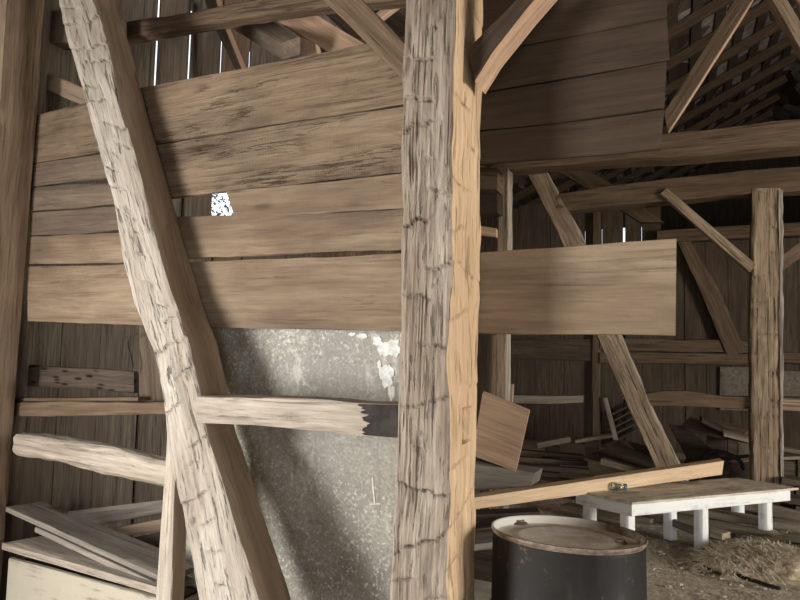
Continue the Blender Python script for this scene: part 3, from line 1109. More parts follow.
zt = zb + 0.012
def lift(u, v, Y):
    return atY(u, v, Y)
# light-edged plank lying on the bin
a, b = atY(2, 543, 2.15), atY(163, 589, 2.15)
quadplank('loose_plank', (a, b), (a + Vector((0.10, 0.24, 0.0)), b + Vector((0, 0.13, 0.0))), 0.035, M['pale_plank'], 'pale rough-edged plank lying directly on the bin front')
a, b = atY(35, 527, 2.25), atY(164, 587, 2.18)
quadplank('loose_plank', (a, b), (a + Vector((0.05, 0.12, 0.0)), b + Vector((0.05, 0.14, 0.0))), 0.03, M['grey_plank'], 'grey plank slanting under the topmost grey plank at lower left')
a, b = atY(6, 507, 2.22), atY(163, 577, 2.16)
quadplank('loose_plank', (a, b), (a + Vector((0.06, 0.17, 0.0)), b + Vector((0.05, 0.20, 0.0))), 0.028, M['grey_plank'], 'topmost wide grey plank slanting down towards the pale stud')
# the planks on edge behind
a, b = atY(58, 513, 2.50), atY(172, 499, 2.85)
loft('loose_plank', [(a, atY(62, 532, 2.50)), (b, atY(172, 511, 2.85))], Vector((0.03, 0.04, 0)), M['grey_plank'], res=0.05, na=4, nd=2, amp=0.003)
tag(bpy.context.scene.objects[-1] if False else bpy.data.objects['loose_plank.003'], 'grey plank on edge rising right against the siding wall', 'plank')
o = loft('loose_plank', [(atY(104, 530, 2.50), atY(104, 538, 2.50)), (atY(172, 517, 2.72), atY(172, 531, 2.72))], Vector((0.03, 0.10, 0)), M['brown_face'], res=0.05, na=3, nd=2, amp=0.003)
tag(o, 'brownish squared plank under the one on edge at lower left', 'plank')
o = loft('loose_plank', [(atY(118, 541, 2.45), atY(118, 552, 2.45)), (atY(172, 532, 2.62), atY(172, 549, 2.62))], Vector((0.03, 0.12, 0)), M['heap'], res=0.05, na=3, nd=2, amp=0.003)
tag(o, 'lowest brown plank of the pile behind the pale stud', 'plank')
o = slab('upright_plank', [((6, 506), (30, 510)), ((6, 560), (34, 560))], 2.45, 0.025, M['heap'], res=0.04, na=3, nd=1, amp=0.002)
tag(o, 'short dark plank piece standing under the pile beside the left post', 'plank')
# prop heap under the stack so that nothing hangs in the air
o = timber('prop_block', Vector((-2.95, 2.36, 0)), Vector((-2.2, 2.36, 0)), 0.16, max(0.05, zb - 0.06), M['heap'], res=0.1, na=2, nd=2, amp=0.003)
tag(o, 'dark timber block inside the low bin under the planks', 'block')

# ------------------------------------------------------------------ behind the upper planks: pole, braces, timbers
o = hboard('waney_pole', [(108, 24), (160, 16), (194, 9.5), (260, -2), (330, -9), (430, -22)], [(108, 41), (160, 31.5), (194, 25.5), (240, 15.5), (262, 14), (327, 6), (430, -6)][:1] + [(160, 31.5), (194, 25.5), (260, 14.5), (330, 5.5), (430, -6)], 2.62, 0.10, M['beam_back'], res=0.02, na=8, nd=5, cham=0.012, amp=0.006, edge=0.010)
tag(o, 'uneven brown tie pole crossing above the topmost rotted plank', 'beam')
o = slab('wall_brace', [((203, -4), (214, -5)), ((212, 23), (222.5, 22)), ((237, 74), (243, 73))], 3.55, 0.09, [M['siding_dark'], M['tan_plank']], res=0.06, na=4, nd=2, amp=0.002, fmat=(0, 1, 0, 0))  # dark front and tan side: shade and light put into the colours
tag(o, 'narrow reddish brace leaning against the upper siding planks', 'brace')
# grey squared timber pointing at the viewer, with its sawn end
o = loft('squared_timber', [(atY(226, 12, 3.30), atY(254, 10, 3.30)), (atY(281, 43, 2.72), atY(300, 36.5, 2.72))], Vector((-0.012, 0.03, -0.085)), M['board_grey'], res=0.05, na=5, nd=4, amp=0.003)
tag(o, 'grey squared timber end resting above the topmost plank', 'timber')
o = slab('sloping_plank', [((256, 8), (294, 0)), ((300, 35), (335, 26)), ((340, 60), (376, 50))], 2.95, 0.05, M['tan_plank'], res=0.05, na=5, nd=2, amp=0.002)
tag(o, 'tan plank sloping down behind the left knee brace', 'plank')
o = slab('short_block', [((301, 37), (316, 44)), ((297, 66), (320, 64))], 2.86, 0.05, M['tan_plank'], res=0.04, na=3, nd=2, amp=0.001)
tag(o, 'small tan block beside the grey timber end above planks', 'block')
o = slab('dark_slanting_timber', [((330, -4), (372, -10)), ((420, 66), (436, 40))], 3.6, 0.12, M['siding_dark'], res=0.05, na=4, nd=2, amp=0.003)
o.name = 'slanting_timber'
tag(o, 'dark timber slanting behind the left knee brace near the top', 'timber')
o = slab('thin_strip', [((362, 24), (369, 28)), ((404, -10), (408, -2))], 3.2, 0.04, M['tan_plank'], res=0.05, na=2, nd=2, amp=0.001)
tag(o, 'thin orange strip rising behind the left knee brace', 'strip')
# left side between left post and brace
o = hboard('wall_beam', [(30, 12), (110, 4)], [(30, 44), (110, 38)], 2.42, 0.12, M['board_grey'], res=0.05, na=5, nd=3, amp=0.005)
tag(o, 'grey beam end between the left post and the diagonal brace top', 'beam')
o = slab('wall_brace', [((30, 66), (34, 84)), ((110, 98), (106, 116))], 2.42, 0.09, M['brown_face'], res=0.04, na=4, nd=3, amp=0.003)
tag(o, 'short brown brace sloping down right from the left post', 'brace')

# ------------------------------------------------------------------ right: tie plate, second bent
def to_x(pair, X):
    """carry a station along +X to the plane X"""
    return (Vector((X, pair[0].y, pair[0].z)), Vector((X, pair[1].y, pair[1].z)))
def hbeam(name, top, bot, Y, d, mats, X=XR - 0.01, **kw):
    st = [(atY(a[0], a[1], Y), atY(b[0], b[1], Y)) for a, b in zip(top, bot)]
    st.append(to_x(st[-1], X))
    return loft(name, st, Vector((0, d, 0)), mats, **kw)
YP = 4.6
o = hbeam('tie_beam', [(506, 152), (600, 143), (665, 134), (800, 118.5), (900, 104)], [(508, 168.5), (600, 162), (665, 158), (800, 147), (900, 137)], YP, 0.22, M['beam_back'], res=0.05, na=7, nd=5, cham=0.01, amp=0.008, edge=0.008)
tag(o, 'upper tie beam reaching from behind the dark planks to the right edge', 'beam')
# post right behind the dark planks
def vpost(name, l, r, Y, d, mat, label, cat='post', z0=0.0, **kw):
    st = [(atY(a[0], a[1], Y), atY(b[0], b[1], Y)) for a, b in zip(l, r)]
    if z0 is not None:
        extend(st, z0, 1)
    a = dict(res=0.05, na=6, nd=4, cham=0.008, amp=0.006, edge=0.006)
    a.update(kw)
    o = loft(name, st, Vector((0, d, 0)), mat, **a)
    tag(o, label, cat)
    return o
vpost('thin_post', [(497.5, 120), (497, 250), (495, 400)], [(508.5, 120), (508, 250), (505.5, 400)], 5.05, 0.16, [M['post_back'], M['pale_plank']], 'narrow post with a lit right side coloured pale just right of the centre post', fmat=(0, 1, 0, 0))  # pale right face has the light on it coloured in
vpost('upright_plank', [(482, 335), (481, 400)], [(492, 335), (491, 400)], 5.3, 0.03, M['siding_dark'], 'dark upright plank in the gap beside the centre post', 'plank', res=0.1, na=3)
vpost('thin_strip', [(493, 335), (491.5, 400)], [(496.5, 335), (495, 400)], 5.25, 0.03, M['tan_plank'], 'thin tan upright strip in the gap beside the centre post', 'strip', res=0.1, na=2, nd=2, cham=.003, amp=.002)
o = hboard('short_batten', [(470, 224), (496, 228.5)], [(470, 233.5), (496, 237)], 4.3, 0.05, M['tan_plank'], res=0.05, na=3, nd=2, amp=0.002)
tag(o, 'short tan batten between the centre post and the narrow post', 'batten')
o = hboard('short_beam', [(466, 166), (498, 168)], [(466, 189), (497, 190)], 4.75, 0.2, M['beam_back'], res=0.05, na=4, nd=2, amp=0.01)
tag(o, 'short brown beam end beside the centre post under the dark planks', 'beam')
o = hboard('short_beam', [(466, 193), (497, 187)], [(466, 216), (497, 212)], 4.85, 0.2, M['board_dark'], res=0.05, na=4, nd=2, amp=0.014)
tag(o, 'rough split beam end below the short brown beam end', 'beam')

YS = 6.6
# sill of the second bent
o = timber('sill_beam', Vector((atY(540, 470, YS).x, YS + 0.12, -0.02)), Vector((5.2, YS + 0.12, -0.02)), 0.26, 0.17, M['beam_back'], res=0.1, na=3, nd=3, amp=0.006)
tag(o, 'low sill beam on the floor under the right post', 'beam')
o = hbeam('tie_beam', [(556, 193.5), (600, 186.5), (665, 178.5), (735, 171.5), (800, 165.5), (900, 156)], [(556, 211.5), (600, 207), (665, 201), (735, 194.5), (800, 190), (900, 183)], YS, 0.24, M['beam_back'], res=0.06, na=6, nd=5, cham=0.01, amp=0.008, edge=0.01)
tag(o, 'lower tie beam resting on the right post', 'beam')
no = make_notches(4, [0], (0.12, 0.3), (0.006, 0.014), 21)
o = vpost('timber_post', [(753, 188), (752, 260), (751, 340), (751, 420), (751.5, 486)], [(780.5, 188), (781, 260), (782, 340), (781.5, 420), (782.5, 486)], YS - 0.02, 0.27, [M['post_back'], M['pale_plank']],
      'weathered post under the lower tie beam behind the white table', z0=0.145, res=0.02, na=12, nd=6, cham=0.016, amp=0.010, edge=0.010, notches=no)
bm = bmesh.new()
# pale splintered edge of that post
stp = [(atY(778.5, 190, YS - 0.03), atY(783, 190, YS - 0.03)), (atY(779, 252, YS - .03), atY(783.5, 252, YS - .03)), (atY(780, 340, YS - .03), atY(783, 340, YS - .03)), (atY(779.5, 420, YS - .03), atY(783.5, 420, YS - .03)), (atY(781, 500, YS - .03), atY(784, 500, YS - .03))]
c = loft('splintered_edge', stp, Vector((0, 0.2, 0)), M['pale_plank'], res=0.04, na=2, nd=3, cham=0.003, amp=0.006, edge=0.012)
mw = c.matrix_world.copy(); c.parent = o; c.matrix_local = o.matrix_world.inverted() @ mw
c['label'] = 'pale splintered right edge of the post'
# second diagonal brace
st = [((519, 158), (545, 158)), ((526, 172), (553, 172)), ((557, 232), (586, 232)), ((596, 334), (626, 334)), ((626, 402), (655, 402)), ((655, 468), (687, 468)), ((664, 487), (696, 487))]
stw = [(atY(a[0], a[1], YS), atY(b[0] - 6, b[1], YS)) for a, b in st]
extend(stw, 0.16, 1)
o = loft('diagonal_brace', stw, Vector((0, 0.20, 0)), [M['post_back'], M['pale_plank']], res=0.03, na=8, nd=5, cham=0.01, amp=0.008, edge=0.008, fmat=(0, 1, 0, 0))  # paler right face: light falling on it put into the colour
tag(o, 'diagonal brace of the rear frame leaning down behind the yellow beam', 'brace')
o = hboard('cross_rail', [(640, 394), (665, 391), (690, 391), (720, 396), (756, 397.5)], [(640, 406), (665, 405.5), (690, 406.5), (720, 408.5), (756, 410)], YS + 0.03, 0.12, M['beam_back'], res=0.05, na=5, nd=3, amp=0.006, edge=0.006)
tag(o, 'humped rail from the rear diagonal brace to the right post', 'rail')
o = hbeam('cross_rail', [(778, 398), (830, 400)], [(778, 410.5), (830, 413)], YS + 0.03, 0.12, M['post_back'], res=0.05, na=5, nd=3, amp=0.004)
tag(o, 'short rail leaving the right post towards the right edge', 'rail')
o = slab('knee_brace', [((660, 187), (667, 194)), ((752, 263), (750, 276))][:0] + [((667, 188), (660, 194)), ((756, 264), (750, 273))], YS - 0.04, 0.11, [M['post_back'], M['beam_back']], res=0.06, na=4, nd=3, amp=0.003)
tag(o, 'slim knee brace between the lower tie beam and right post', 'brace')
st = [(atY(a[0], a[1], YS - 0.02), atY(b[0], b[1], YS - 0.02)) for a, b in [((778, 258), (778, 274)), ((830, 218), (838, 230))]]
extend(st, 3.1, 1)
o = loft('knee_brace', st, Vector((0, 0.11, 0)), M['beam_back'], res=0.06, na=4, nd=3, amp=0.003)
tag(o, 'knee brace rising right from the right post', 'brace')
# long thin braces near the roof
st = [(atY(a[0], a[1], 4.66), atY(b[0], b[1], 4.66)) for a, b in [((664, 112), (668, 132)), ((737, -4), (755, -4)), ((756, -34), (775, -34))]]
extend(st, 6.6, 1)
o = loft('roof_brace', st, Vector((0, 0.09, 0)), [M['beam_back'], M['tan_plank']], res=0.06, na=4, nd=3, amp=0.003, fmat=(0, 1, 0, 0))
tag(o, 'long brown roof brace rising right beside the dark plank ends', 'brace')
st = [(atY(a[0], a[1], 4.66), atY(b[0], b[1], 4.66)) for a, b in [((800 - 33, -8), (783, -8)), ((803, 54), (820, 54))]]
extend(st, 6.9, 0)
extend(st, 3.2, 1)
o = loft('roof_brace', st, Vector((0, 0.12, 0)), M['post_back'], res=0.06, na=4, nd=3, amp=0.003)
tag(o, 'roof brace falling to the right at the top right corner', 'brace')
st = [(atY(a[0], a[1], 4.78), atY(b[0], b[1], 4.78)) for a, b in [((790, -10), (800, -10)), ((812, 22), (822, 14))]]
extend(st, 5.6, 0)
extend(st, 3.2, 1)
o = loft('roof_brace', st, Vector((0, 0.06, 0)), M['tan_plank'], res=0.06, na=4, nd=3, amp=0.003)
tag(o, 'tan roof brace tip at the very top right corner', 'brace')
o = slab('roof_brace', [((552, 150), (546, 164)), ((610, 182), (590, 190)), ((664, 222), (640, 222))], 8.2, 0.12, M['beam_back'], res=0.08, na=4, nd=3, amp=0.004)
tag(o, 'brace falling right behind the lower tie beam towards the rear partition', 'brace')

# rear partition with its posts and rails
YQ = 10.2
bm = bmesh.new()
x = XW + 0.02
xsplit = atY(660, 230, YQ).x
i = 0
rr = random.Random(3)
slits = [atY(614, 230, YQ).x, atY(624, 230, YQ).x]
edges = [x]
while edges[-1] < XR - 0.3:
    edges.append(edges[-1] + rr.uniform(0.24, 0.34))
edges.append(XR - 0.02)
for s_ in slits:
    k = min(range(len(edges)), key=lambda q: abs(edges[q] - s_))
    edges[k] = s_
edges.sort()
for a, b in zip(edges, edges[1:]):
    mid = (a + b) / 2
    zt_ = 3.95 if mid < xsplit else 3.3
    zt_ += rr.uniform(-0.08, 0.05)
    ga = 0.016 if any(abs(a - s_) < 1e-6 for s_ in slits) else 0.003
    gb = 0.016 if any(abs(b - s_) < 1e-6 for s_ in slits) else 0.003
    dy = rr.uniform(-0.01, 0.01)
    add_box(bm, (a + ga, YQ + dy, 0), (b - gb, YQ + 0.026 + dy, zt_))
struct(vertical_grain(link('wall_partition', bm, M['siding_dark'])))
o = hbeam('partition_beam', [(657, 230.5), (730, 226), (800, 222), (880, 216)], [(657, 243), (730, 238.5), (800, 235), (880, 230)], YQ - 0.2, 0.18, M['beam_back'], res=0.1, na=4, nd=3, amp=0.008, edge=0.01)
tag(o, 'far beam along the top of the rear plank partition', 'beam')
vpost('thin_post', [(593, 196), (592.5, 330)], [(600, 196), (600, 330)], YQ - 0.12, 0.1, M['beam_back'], 'thin far post on the rear partition above the bottom plank', res=0.1, na=3)
o = slab('far_brace', [((676, 240), (690, 240)), ((700, 290), (719, 290)), ((727, 356), (746, 352))], 10.03, 0.15, M['beam_back'], res=0.06, na=5, nd=3, amp=0.006, edge=0.006)
tag(o, 'far diagonal brace between bottom plank end and the double rail', 'brace')
o = hboard('far_rail', [(600, 338), (680, 339.5), (757, 341)], [(600, 350), (680, 352), (757, 353)], 10.06, 0.12, M['beam_back'], res=0.06, na=5, nd=3, amp=0.008, edge=0.01)
tag(o, 'upper of two far rails between rear diagonal brace and right post', 'rail')
o = hboard('far_rail', [(600, 352.5), (680, 353), (757, 354)], [(600, 363), (680, 363.5), (757, 365)], 10.04, 0.14, M['beam_back'], res=0.06, na=5, nd=3, amp=0.004)
tag(o, 'lower of two far rails between rear diagonal brace and right post', 'rail')
o = hbeam('far_rail', [(778, 352), (840, 355)], [(778, 362), (840, 367)], 10.06, 0.12, M['beam_back'], res=0.06, na=4, nd=3, amp=0.006)
tag(o, 'far rail right of the right post', 'rail')
o = hboard('far_plank', [(512, 337.5), (560, 338), (603, 339.5), (612, 345)], [(511, 359), (560, 360), (610, 361), (612, 358)], 10.12, 0.06, M['siding_dark'], res=0.06, na=4, nd=1, amp=0.003)
tag(o, 'dark horizontal plank below the bottom plank right of narrow post', 'plank')
o = hboard('far_rail', [(514, 395.5), (550, 396), (583, 395.5)], [(514, 403.5), (550, 404), (583, 402.5)], 10.11, 0.07, M['heap_pale'], res=0.06, na=4, nd=2, amp=0.004)
tag(o, 'short weathered rail across the rear partition planks', 'rail')
vpost('broken_picket', [(507.5, 384), (505.5, 408)], [(513.5, 384), (513, 408)], 5.4, 0.03, M['heap_pale'], 'broken picket beside the foot of the narrow post', 'picket', res=0.05, na=3)
o = slab('weathered_board', [((720, 367), (758, 367.5)), ((719.5, 410), (758, 411))], 10.14, 0.03, M['panel_grey'], res=0.1, na=6, nd=1, amp=0.002)
tag(o, 'speckled grey panel behind the humped rail and right post', 'panel')
o = slab('weathered_board', [((780, 371), (850, 372)), ((780, 396), (850, 397))], 10.14, 0.03, M['panel_grey'], res=0.1, na=6, nd=1, amp=0.002)
tag(o, 'plain grey panel right of the right post near the edge', 'panel')
# ladder-like rack in the dark corner
rk = bpy.data.objects.new('old_rack', None); COL.objects.link(rk)
rk.matrix_basis = Matrix.Translation(atY(612, 440, 10.0) * 1.0)
def child(o, p):
    mw = o.matrix_world.copy(); o.parent = p; o.matrix_local = p.matrix_basis.inverted() @ mw; return o
child(slab('upright', [((603, 398), (607, 398)), ((613, 440), (618, 440))], 10.0, 0.08, M['heap_pale'], res=0.1, na=2, nd=2), rk)
for k in range(5):
    child(slab('bar', [((611, 414 + 7 * k), (611, 416.5 + 7 * k)), ((638, 400 + 7 * k), (638, 402.5 + 7 * k))], 10.04, 0.1, M['heap'], res=0.1, na=2, nd=2), rk)
tag(rk, 'slatted wooden rack in the dark left of the rear diagonal brace', 'rack')

# leaning tan board and grey trough
o = loft('leaning_board', [(atY(482.5, 393.5, 4.85), atY(472, 456, 4.65)), (atY(529, 412.5, 4.85), atY(515.5, 472, 4.65))], Vector((0.0, 0.05, 0.02)), M['tan_plank'], res=0.03, na=8, nd=2, amp=0.002)
tag(o, 'tilted tan board leaning beside the centre post', 'board')
o = loft('grey_trough', [(atY(468, 463, 4.55), atY(468, 491, 4.55)), (atY(534.5, 473, 4.7), atY(531, 486, 4.7))], Vector((0.02, 0.22, 0)), M['grey_plank'], res=0.04, na=4, nd=3, amp=0.003)
o.name = 'grey_timber'
tag(o, 'grey timber lying under the tilted tan board', 'timber')

# yellow beam
ya0, ya1 = atY(466, 500, 4.35), atY(728.5, 463, 6.15)
st = [(atY(466, 499, 4.2), atY(466, 510.5, 4.2)), (atY(600, 479, 5.1), atY(600, 492.5, 5.1)), (atY(724, 461, 5.98), atY(722, 475, 5.98))]
o = loft('long_beam', st, Vector((-0.03, 0.13, 0)), M['yellow'], res=0.04, na=5, nd=4, cham=0.005, amp=0.002)
tag(o, 'long yellow squared beam lying behind the white table', 'beam')

# ------------------------------------------------------------------ the heap of planks, each on its own
def hp(label, a, b, w, th, mat, tilt=0.0, group=None):
    """plank between two (u,v,Y) points given on its near upper arris"""
    A, B = atY(*a), atY(*b)
    ax = (B - A).normalized()
    side = Vector((-ax.y, ax.x, 0)).normalized()
    if side.y < 0:
        side = -side
    side = (side * math.cos(tilt) + Vector((0, 0, 1)) * math.sin(tilt))
    mid_ = (A + B) * 0.5 + side * w * 0.5
    if mid_.z - th > 0.13:
        pb = timber('prop_block', Vector((mid_.x - 0.09, mid_.y, 0)), Vector((mid_.x + 0.09, mid_.y, 0)), 0.12, mid_.z - th - 0.012, M['heap'], res=0.3, na=2, nd=2)
        tag(pb, 'dark prop block holding up planks of the rear heap', 'block', 'prop blocks under the heap')
    o = quadplank('heap_plank', (A, B), (A + side * w, B + side * w), th, M[mat], label, group, res=0.12, na=3, nd=2)
    return o

G = 'planks in the rear heap'
hp('pale narrow plank end at the far left of the heap', (537, 443.5, 8.4), (570, 437, 8.6), 0.10, 0.07, 'heap_pale')
hp('far pale plank rising right past the rear partition foot', (575, 440, 8.9), (612, 434, 9.1), 0.12, 0.05, 'heap_pale')
hp('uppermost of three dark long planks below the tilted tan board', (516, 450, 7.3), (584, 456, 7.5), 0.12, 0.05, 'heap')
hp('middle of three dark long planks below the tilted tan board', (516, 457, 7.0), (588, 462.5, 7.2), 0.12, 0.05, 'heap')
hp('lowest of three dark long planks below the tilted tan board', (514, 464, 6.7), (590, 470, 6.9), 0.12, 0.05, 'heap')
def hq(label, A, B, C, D, th, mat):
    A, B, C, D = atY(*A), atY(*B), atY(*C), atY(*D)
    quadplank('heap_plank', (A, B), (C, D), th, M[mat], label, None, res=0.1, na=4, nd=2)
hq('wide plank tip pointing left behind the rear diagonal brace', (587, 456, 6.95), (660, 474, 6.85), (622, 440, 7.7), (676, 452, 7.6), 0.03, 'heap')
hp('pale plank on the heap falling right to the diagonal brace foot', (601, 459, 6.8), (662, 475, 6.7), 0.12, 0.06, 'heap_pale')
hp('grey plank crossing behind the rear diagonal brace', (620, 441, 7.6), (655, 462, 7.2), 0.2, 0.03, 'heap_pale', -0.1)
hq('broad brown board sloping right from the rear diagonal brace', (690, 463, 6.95), (726, 460, 6.95), (669, 424, 8.0), (684, 426, 8.0), 0.03, 'heap')
hp('dark reddish board behind the broad brown one', (680, 426, 8.2), (740, 440, 8.0), 0.5, 0.04, 'siding', 0.2)
hp('pale edged board left of the right post', (724, 434, 7.6), (752, 441, 7.6), 0.25, 0.03, 'heap_pale', 0.1)
hp('pale strip behind the right post foot', (740, 459, 7.2), (830, 455, 7.2), 0.15, 0.03, 'heap_pale')
hp('pale strip above the table corner right of the right post', (783, 448, 7.6), (830, 455, 7.5), 0.12, 0.04, 'heap_pale')
hp('thin plank along the heap behind the yellow beam end', (690, 466, 7.0), (752, 457, 7.1), 0.2, 0.03, 'heap')
# dark block boxes
o = timber('dark_board_stack', atY(740, 440, 8.2), atY(700, 420, 8.2), 0.5, 0.04, M['siding_dark'], res=0.1, na=2, nd=2)
o.name = 'dark_board'
tag(o, 'dark flat board under the humped rail', 'board')
o = slab('small_frame', [((738, 443), (752, 446)), ((738, 455), (752, 454))], 7.0, 0.1, M['heap_pale'], res=0.05, na=3, nd=2)
o.name = 'small_box'
tag(o, 'small pale box left of the right post foot', 'box')
# under/behind the table
hp('plank lying low left of the table near the floor', (560, 505, 5.9), (650, 520, 5.6), 0.16, 0.05, 'heap_pale')
hp('pale plank on the floor seen between left table legs', (648, 513, 5.75), (722, 534, 5.4), 0.12, 0.05, 'heap_pale')
hp('long plank under the table behind its middle legs', (640, 500, 6.2), (812, 528, 5.9), 0.14, 0.06, 'heap_pale')
hp('upper long plank under the table falling to the right', (730, 500, 6.25), (822, 521, 6.0), 0.20, 0.06, 'heap_pale')
hp('low dark plank under the table between the legs', (672, 517, 6.0), (800, 539, 5.75), 0.14, 0.05, 'heap_pale')
hp('plank right of the table close to the picture edge', (782, 534, 5.6), (830, 541, 5.4), 0.14, 0.05, 'heap_pale')
hp('plank right of the table below the post foot', (784, 497, 6.35), (830, 505, 6.3), 0.2, 0.05, 'heap')
hp('dark plank behind the white table top at right', (782, 478, 6.5), (836, 486, 6.5), 0.2, 0.05, 'heap')
hp('dark board just left of the drum top', (474, 515, 4.6), (540, 512, 4.8), 0.14, 0.05, 'heap')
hp('second dark board left of the drum lower down', (474, 529, 4.3), (530, 522, 4.5), 0.14, 0.05, 'heap')
hp('grey board on the floor left of the drum', (470, 545, 3.7), (530, 538, 4.1), 0.25, 0.04, 'grey_plank')
# bearers below the heap
for k, (xx, y0, y1) in enumerate(((0.1, 6.95, 9.4), (1.5, 6.95, 9.4), (2.6, 7.0, 9.4))):
    o = timber('bearer', Vector((xx, y0, 0)), Vector((xx + 0.2, y1, 0)), 0.2, 0.22, M['heap'], res=0.3, na=2, nd=2)
    tag(o, 'dark bearer timber lying under the plank heap', 'bearer', 'bearers under the heap')
# pale slab on the floor next to the post foot
bm = bmesh.new()
pts = [(474, 556), (487, 553), (492, 575), (500, 612), (474, 612)]
f_ = [bm.verts.new(atZ(u, v, 0.05)) for u, v in pts]
b_ = [bm.verts.new((q.co.x, q.co.y, -0.02)) for q in f_]
bm.faces.new(f_); bm.faces.new(b_)
for i in range(len(pts)):
    bm.faces.new((f_[i], f_[(i + 1) % len(pts)], b_[(i + 1) % len(pts)], b_[i]))
o = link('stone_slab', bm, mat_plain('pale_stone', srgb(196, 188, 172), 0.85, 0, srgb(160, 150, 134), 9, 0.006))
tag(o, 'pale flat stone slab on the floor between centre post and drum', 'slab')

# ------------------------------------------------------------------ white bench table
cy, sy = math.cos(YAW), math.sin(YAW)
def cw(r, D, z=0.0):
    return Vector((r * cy - D * sy, r * sy + D * cy, z))
ZT = 0.445
c1 = atZ(632, 502, ZT); c2 = atZ(797, 487.5, ZT); c3 = atZ(576, 489.8, ZT)
ux = (c2 - c1); TL = ux.length; ux.normalize()
uy = (c3 - c1); TW = uy.length; uy.normalize()
c4 = c3 + ux * TL
UP = Vector((0, 0, 1))
tb = bpy.data.objects.new('work_table', None); COL.objects.link(tb)
tb.matrix_basis = Matrix.Translation(Vector((c1.x, c1.y, 0)))
def into(o, p):
    mw = o.matrix_world.copy(); o.parent = p; o.matrix_local = p.matrix_basis.inverted() @ mw
    return o
top_z = lambda p, z: Vector((p.x, p.y, z))
into(loft('table_top', [(c1 - ux * .01 - uy * .012, c3 - ux * .01 + uy * .01), (c2 - uy * .012, c4 + uy * .01)], -UP * 0.018, M['table_top'], res=0.04, na=10, nd=2, cham=0.002, amp=0.002, edge=0.004), tb)
AL = TL * 0.953
def apron(name, P, Q, inward, h=0.085):
    z0 = ZT - 0.019
    P, Q = top_z(P, z0), top_z(Q, z0)
    into(loft(name, [(P, P - UP * h), (Q, Q - UP * h)], inward * 0.028, M['white_paint'], res=0.04, na=4, nd=2, cham=0.003, amp=0.0012), tb)
apron('front_apron', c1, c1 + ux * AL, uy)
apron('back_apron', c3 + ux * AL, c3, -uy)
apron('end_apron', c3 - ux * 0.002, c1 - ux * 0.002, ux, 0.088)
apron('end_apron', c1 + ux * AL + uy * .03, c3 + ux * AL - uy * .03, -ux)
def leg(p):
    p = top_z(p, -0.005)
    A, B = p, p + ux * 0.062
    into(loft('leg', [(A, B), (A + UP * (ZT - 0.02), B + UP * (ZT - 0.02))], uy * 0.07, M['white_paint'], res=0.04, na=2, nd=2, cham=0.003, amp=0.0012), tb)
    return p
def edge_at(u, P, off):
    best = min((abs(((ROT.to_3x3().inverted() @ (P + ux * (TL * k / 400) - EYE)).x / -(ROT.to_3x3().inverted() @ (P + ux * (TL * k / 400) - EYE)).z * F + 400) - u), k) for k in range(401))
    return P + ux * (TL * best[1] / 400) + off
inn = uy * 0.03
leg(c1 + ux * 0.004 + inn)
leg(c3 + ux * 0.03 - uy * 0.10)
f1 = leg(edge_at(706.5, c1, inn)); leg(edge_at(771, c1, inn))
b1 = leg(edge_at(659, c3, -uy * 0.10)); leg(edge_at(727, c3, -uy * 0.10))
o = timber('stretcher', top_z(b1 + ux * .03 + uy * .0, 0.11), top_z(f1 + ux * .03 + uy * .07, 0.11), 0.04, 0.06, M['grey_plank'], res=0.05, na=2, nd=2, amp=0.001)
into(o, tb)
tag(tb, 'low white painted work table with six legs and a worn bare top', 'table')

# glass jar lying on the table
jar = bpy.data.objects.new('glass_jar', None); COL.objects.link(jar)
jp = atZ(610, 490.5, ZT)
jd = (atZ(634, 491.5, ZT) - jp).normalized()
jar.matrix_basis = Matrix.Translation(Vector((jp.x, jp.y, ZT + 0.034))) @ Matrix(((jd.x, -jd.y, 0, 0), (jd.y, jd.x, 0, 0), (0, 0, 1, 0), (0, 0, 0, 1)))
bm = bmesh.new()
lathe(bm, [(0, 0), (0.028, 0.0), (0.031, 0.006), (0.031, 0.075), (0.022, 0.09), (0.020, 0.10), (0.017, 0.10), (0.018, 0.09), (0.027, 0.073), (0.027, 0.008), (0, 0.006)], 28)
bmesh.ops.scale(bm, vec=(1.05, 1.05, 1.05), verts=bm.verts[:])
c = link('jar_body', bm, M['glass'], None, None, 50)
c.data.transform(Matrix.Rotation(math.pi / 2, 4, 'Y'))
c.parent = jar
bm = bmesh.new()
lathe(bm, [(0.0, 0.122), (0.024, 0.122), (0.024, 0.102), (0.0205, 0.102), (0.0205, 0.117), (0.0, 0.117)], 28)
bmesh.ops.scale(bm, vec=(1.05, 1.05, 1.05), verts=bm.verts[:])
c = link('jar_cap', bm, mat_plain('grey_cap', srgb(150, 152, 152), 0.4, 0.6), None, None, 50)
c.data.transform(Matrix.Rotation(math.pi / 2, 4, 'Y'))
c.parent = jar
tag(jar, 'small clear glass jar lying on the white table', 'jar')

# ------------------------------------------------------------------ oil drum
dr = bpy.data.objects.new('oil_drum', None); COL.objects.link(dr)
dc = atZ(567, 532, 0.9)
dview = Vector((dc.x, dc.y, 0)).normalized()
dax = dview.cross(Vector((0, 0, 1)))
DT = math.radians(-5.2)
DR = Matrix.Rotation(DT, 4, dax)
dtop = atZ(567, 530.5, 0.9)
dbase = dtop - DR.to_3x3() @ Vector((0, 0, 0.9))
dbase.z = 0.004
dr.matrix_basis = Matrix.Translation(dbase) @ DR
R0, H0 = 0.280, 0.90
bm = bmesh.new()
prof = [(R0 - 0.02, 0.02), (R0 - 0.01, 0.0), (R0 + 0.004, 0.002), (R0 + 0.004, 0.018), (R0 - 0.003, 0.024)]
for zc in (0.30, 0.60):
    prof += [(R0 - 0.003, zc - 0.03), (R0 + 0.002, zc - 0.018), (R0 + 0.009, zc - 0.006), (R0 + 0.009, zc + 0.006), (R0 + 0.002, zc + 0.018), (R0 - 0.003, zc + 0.03)]
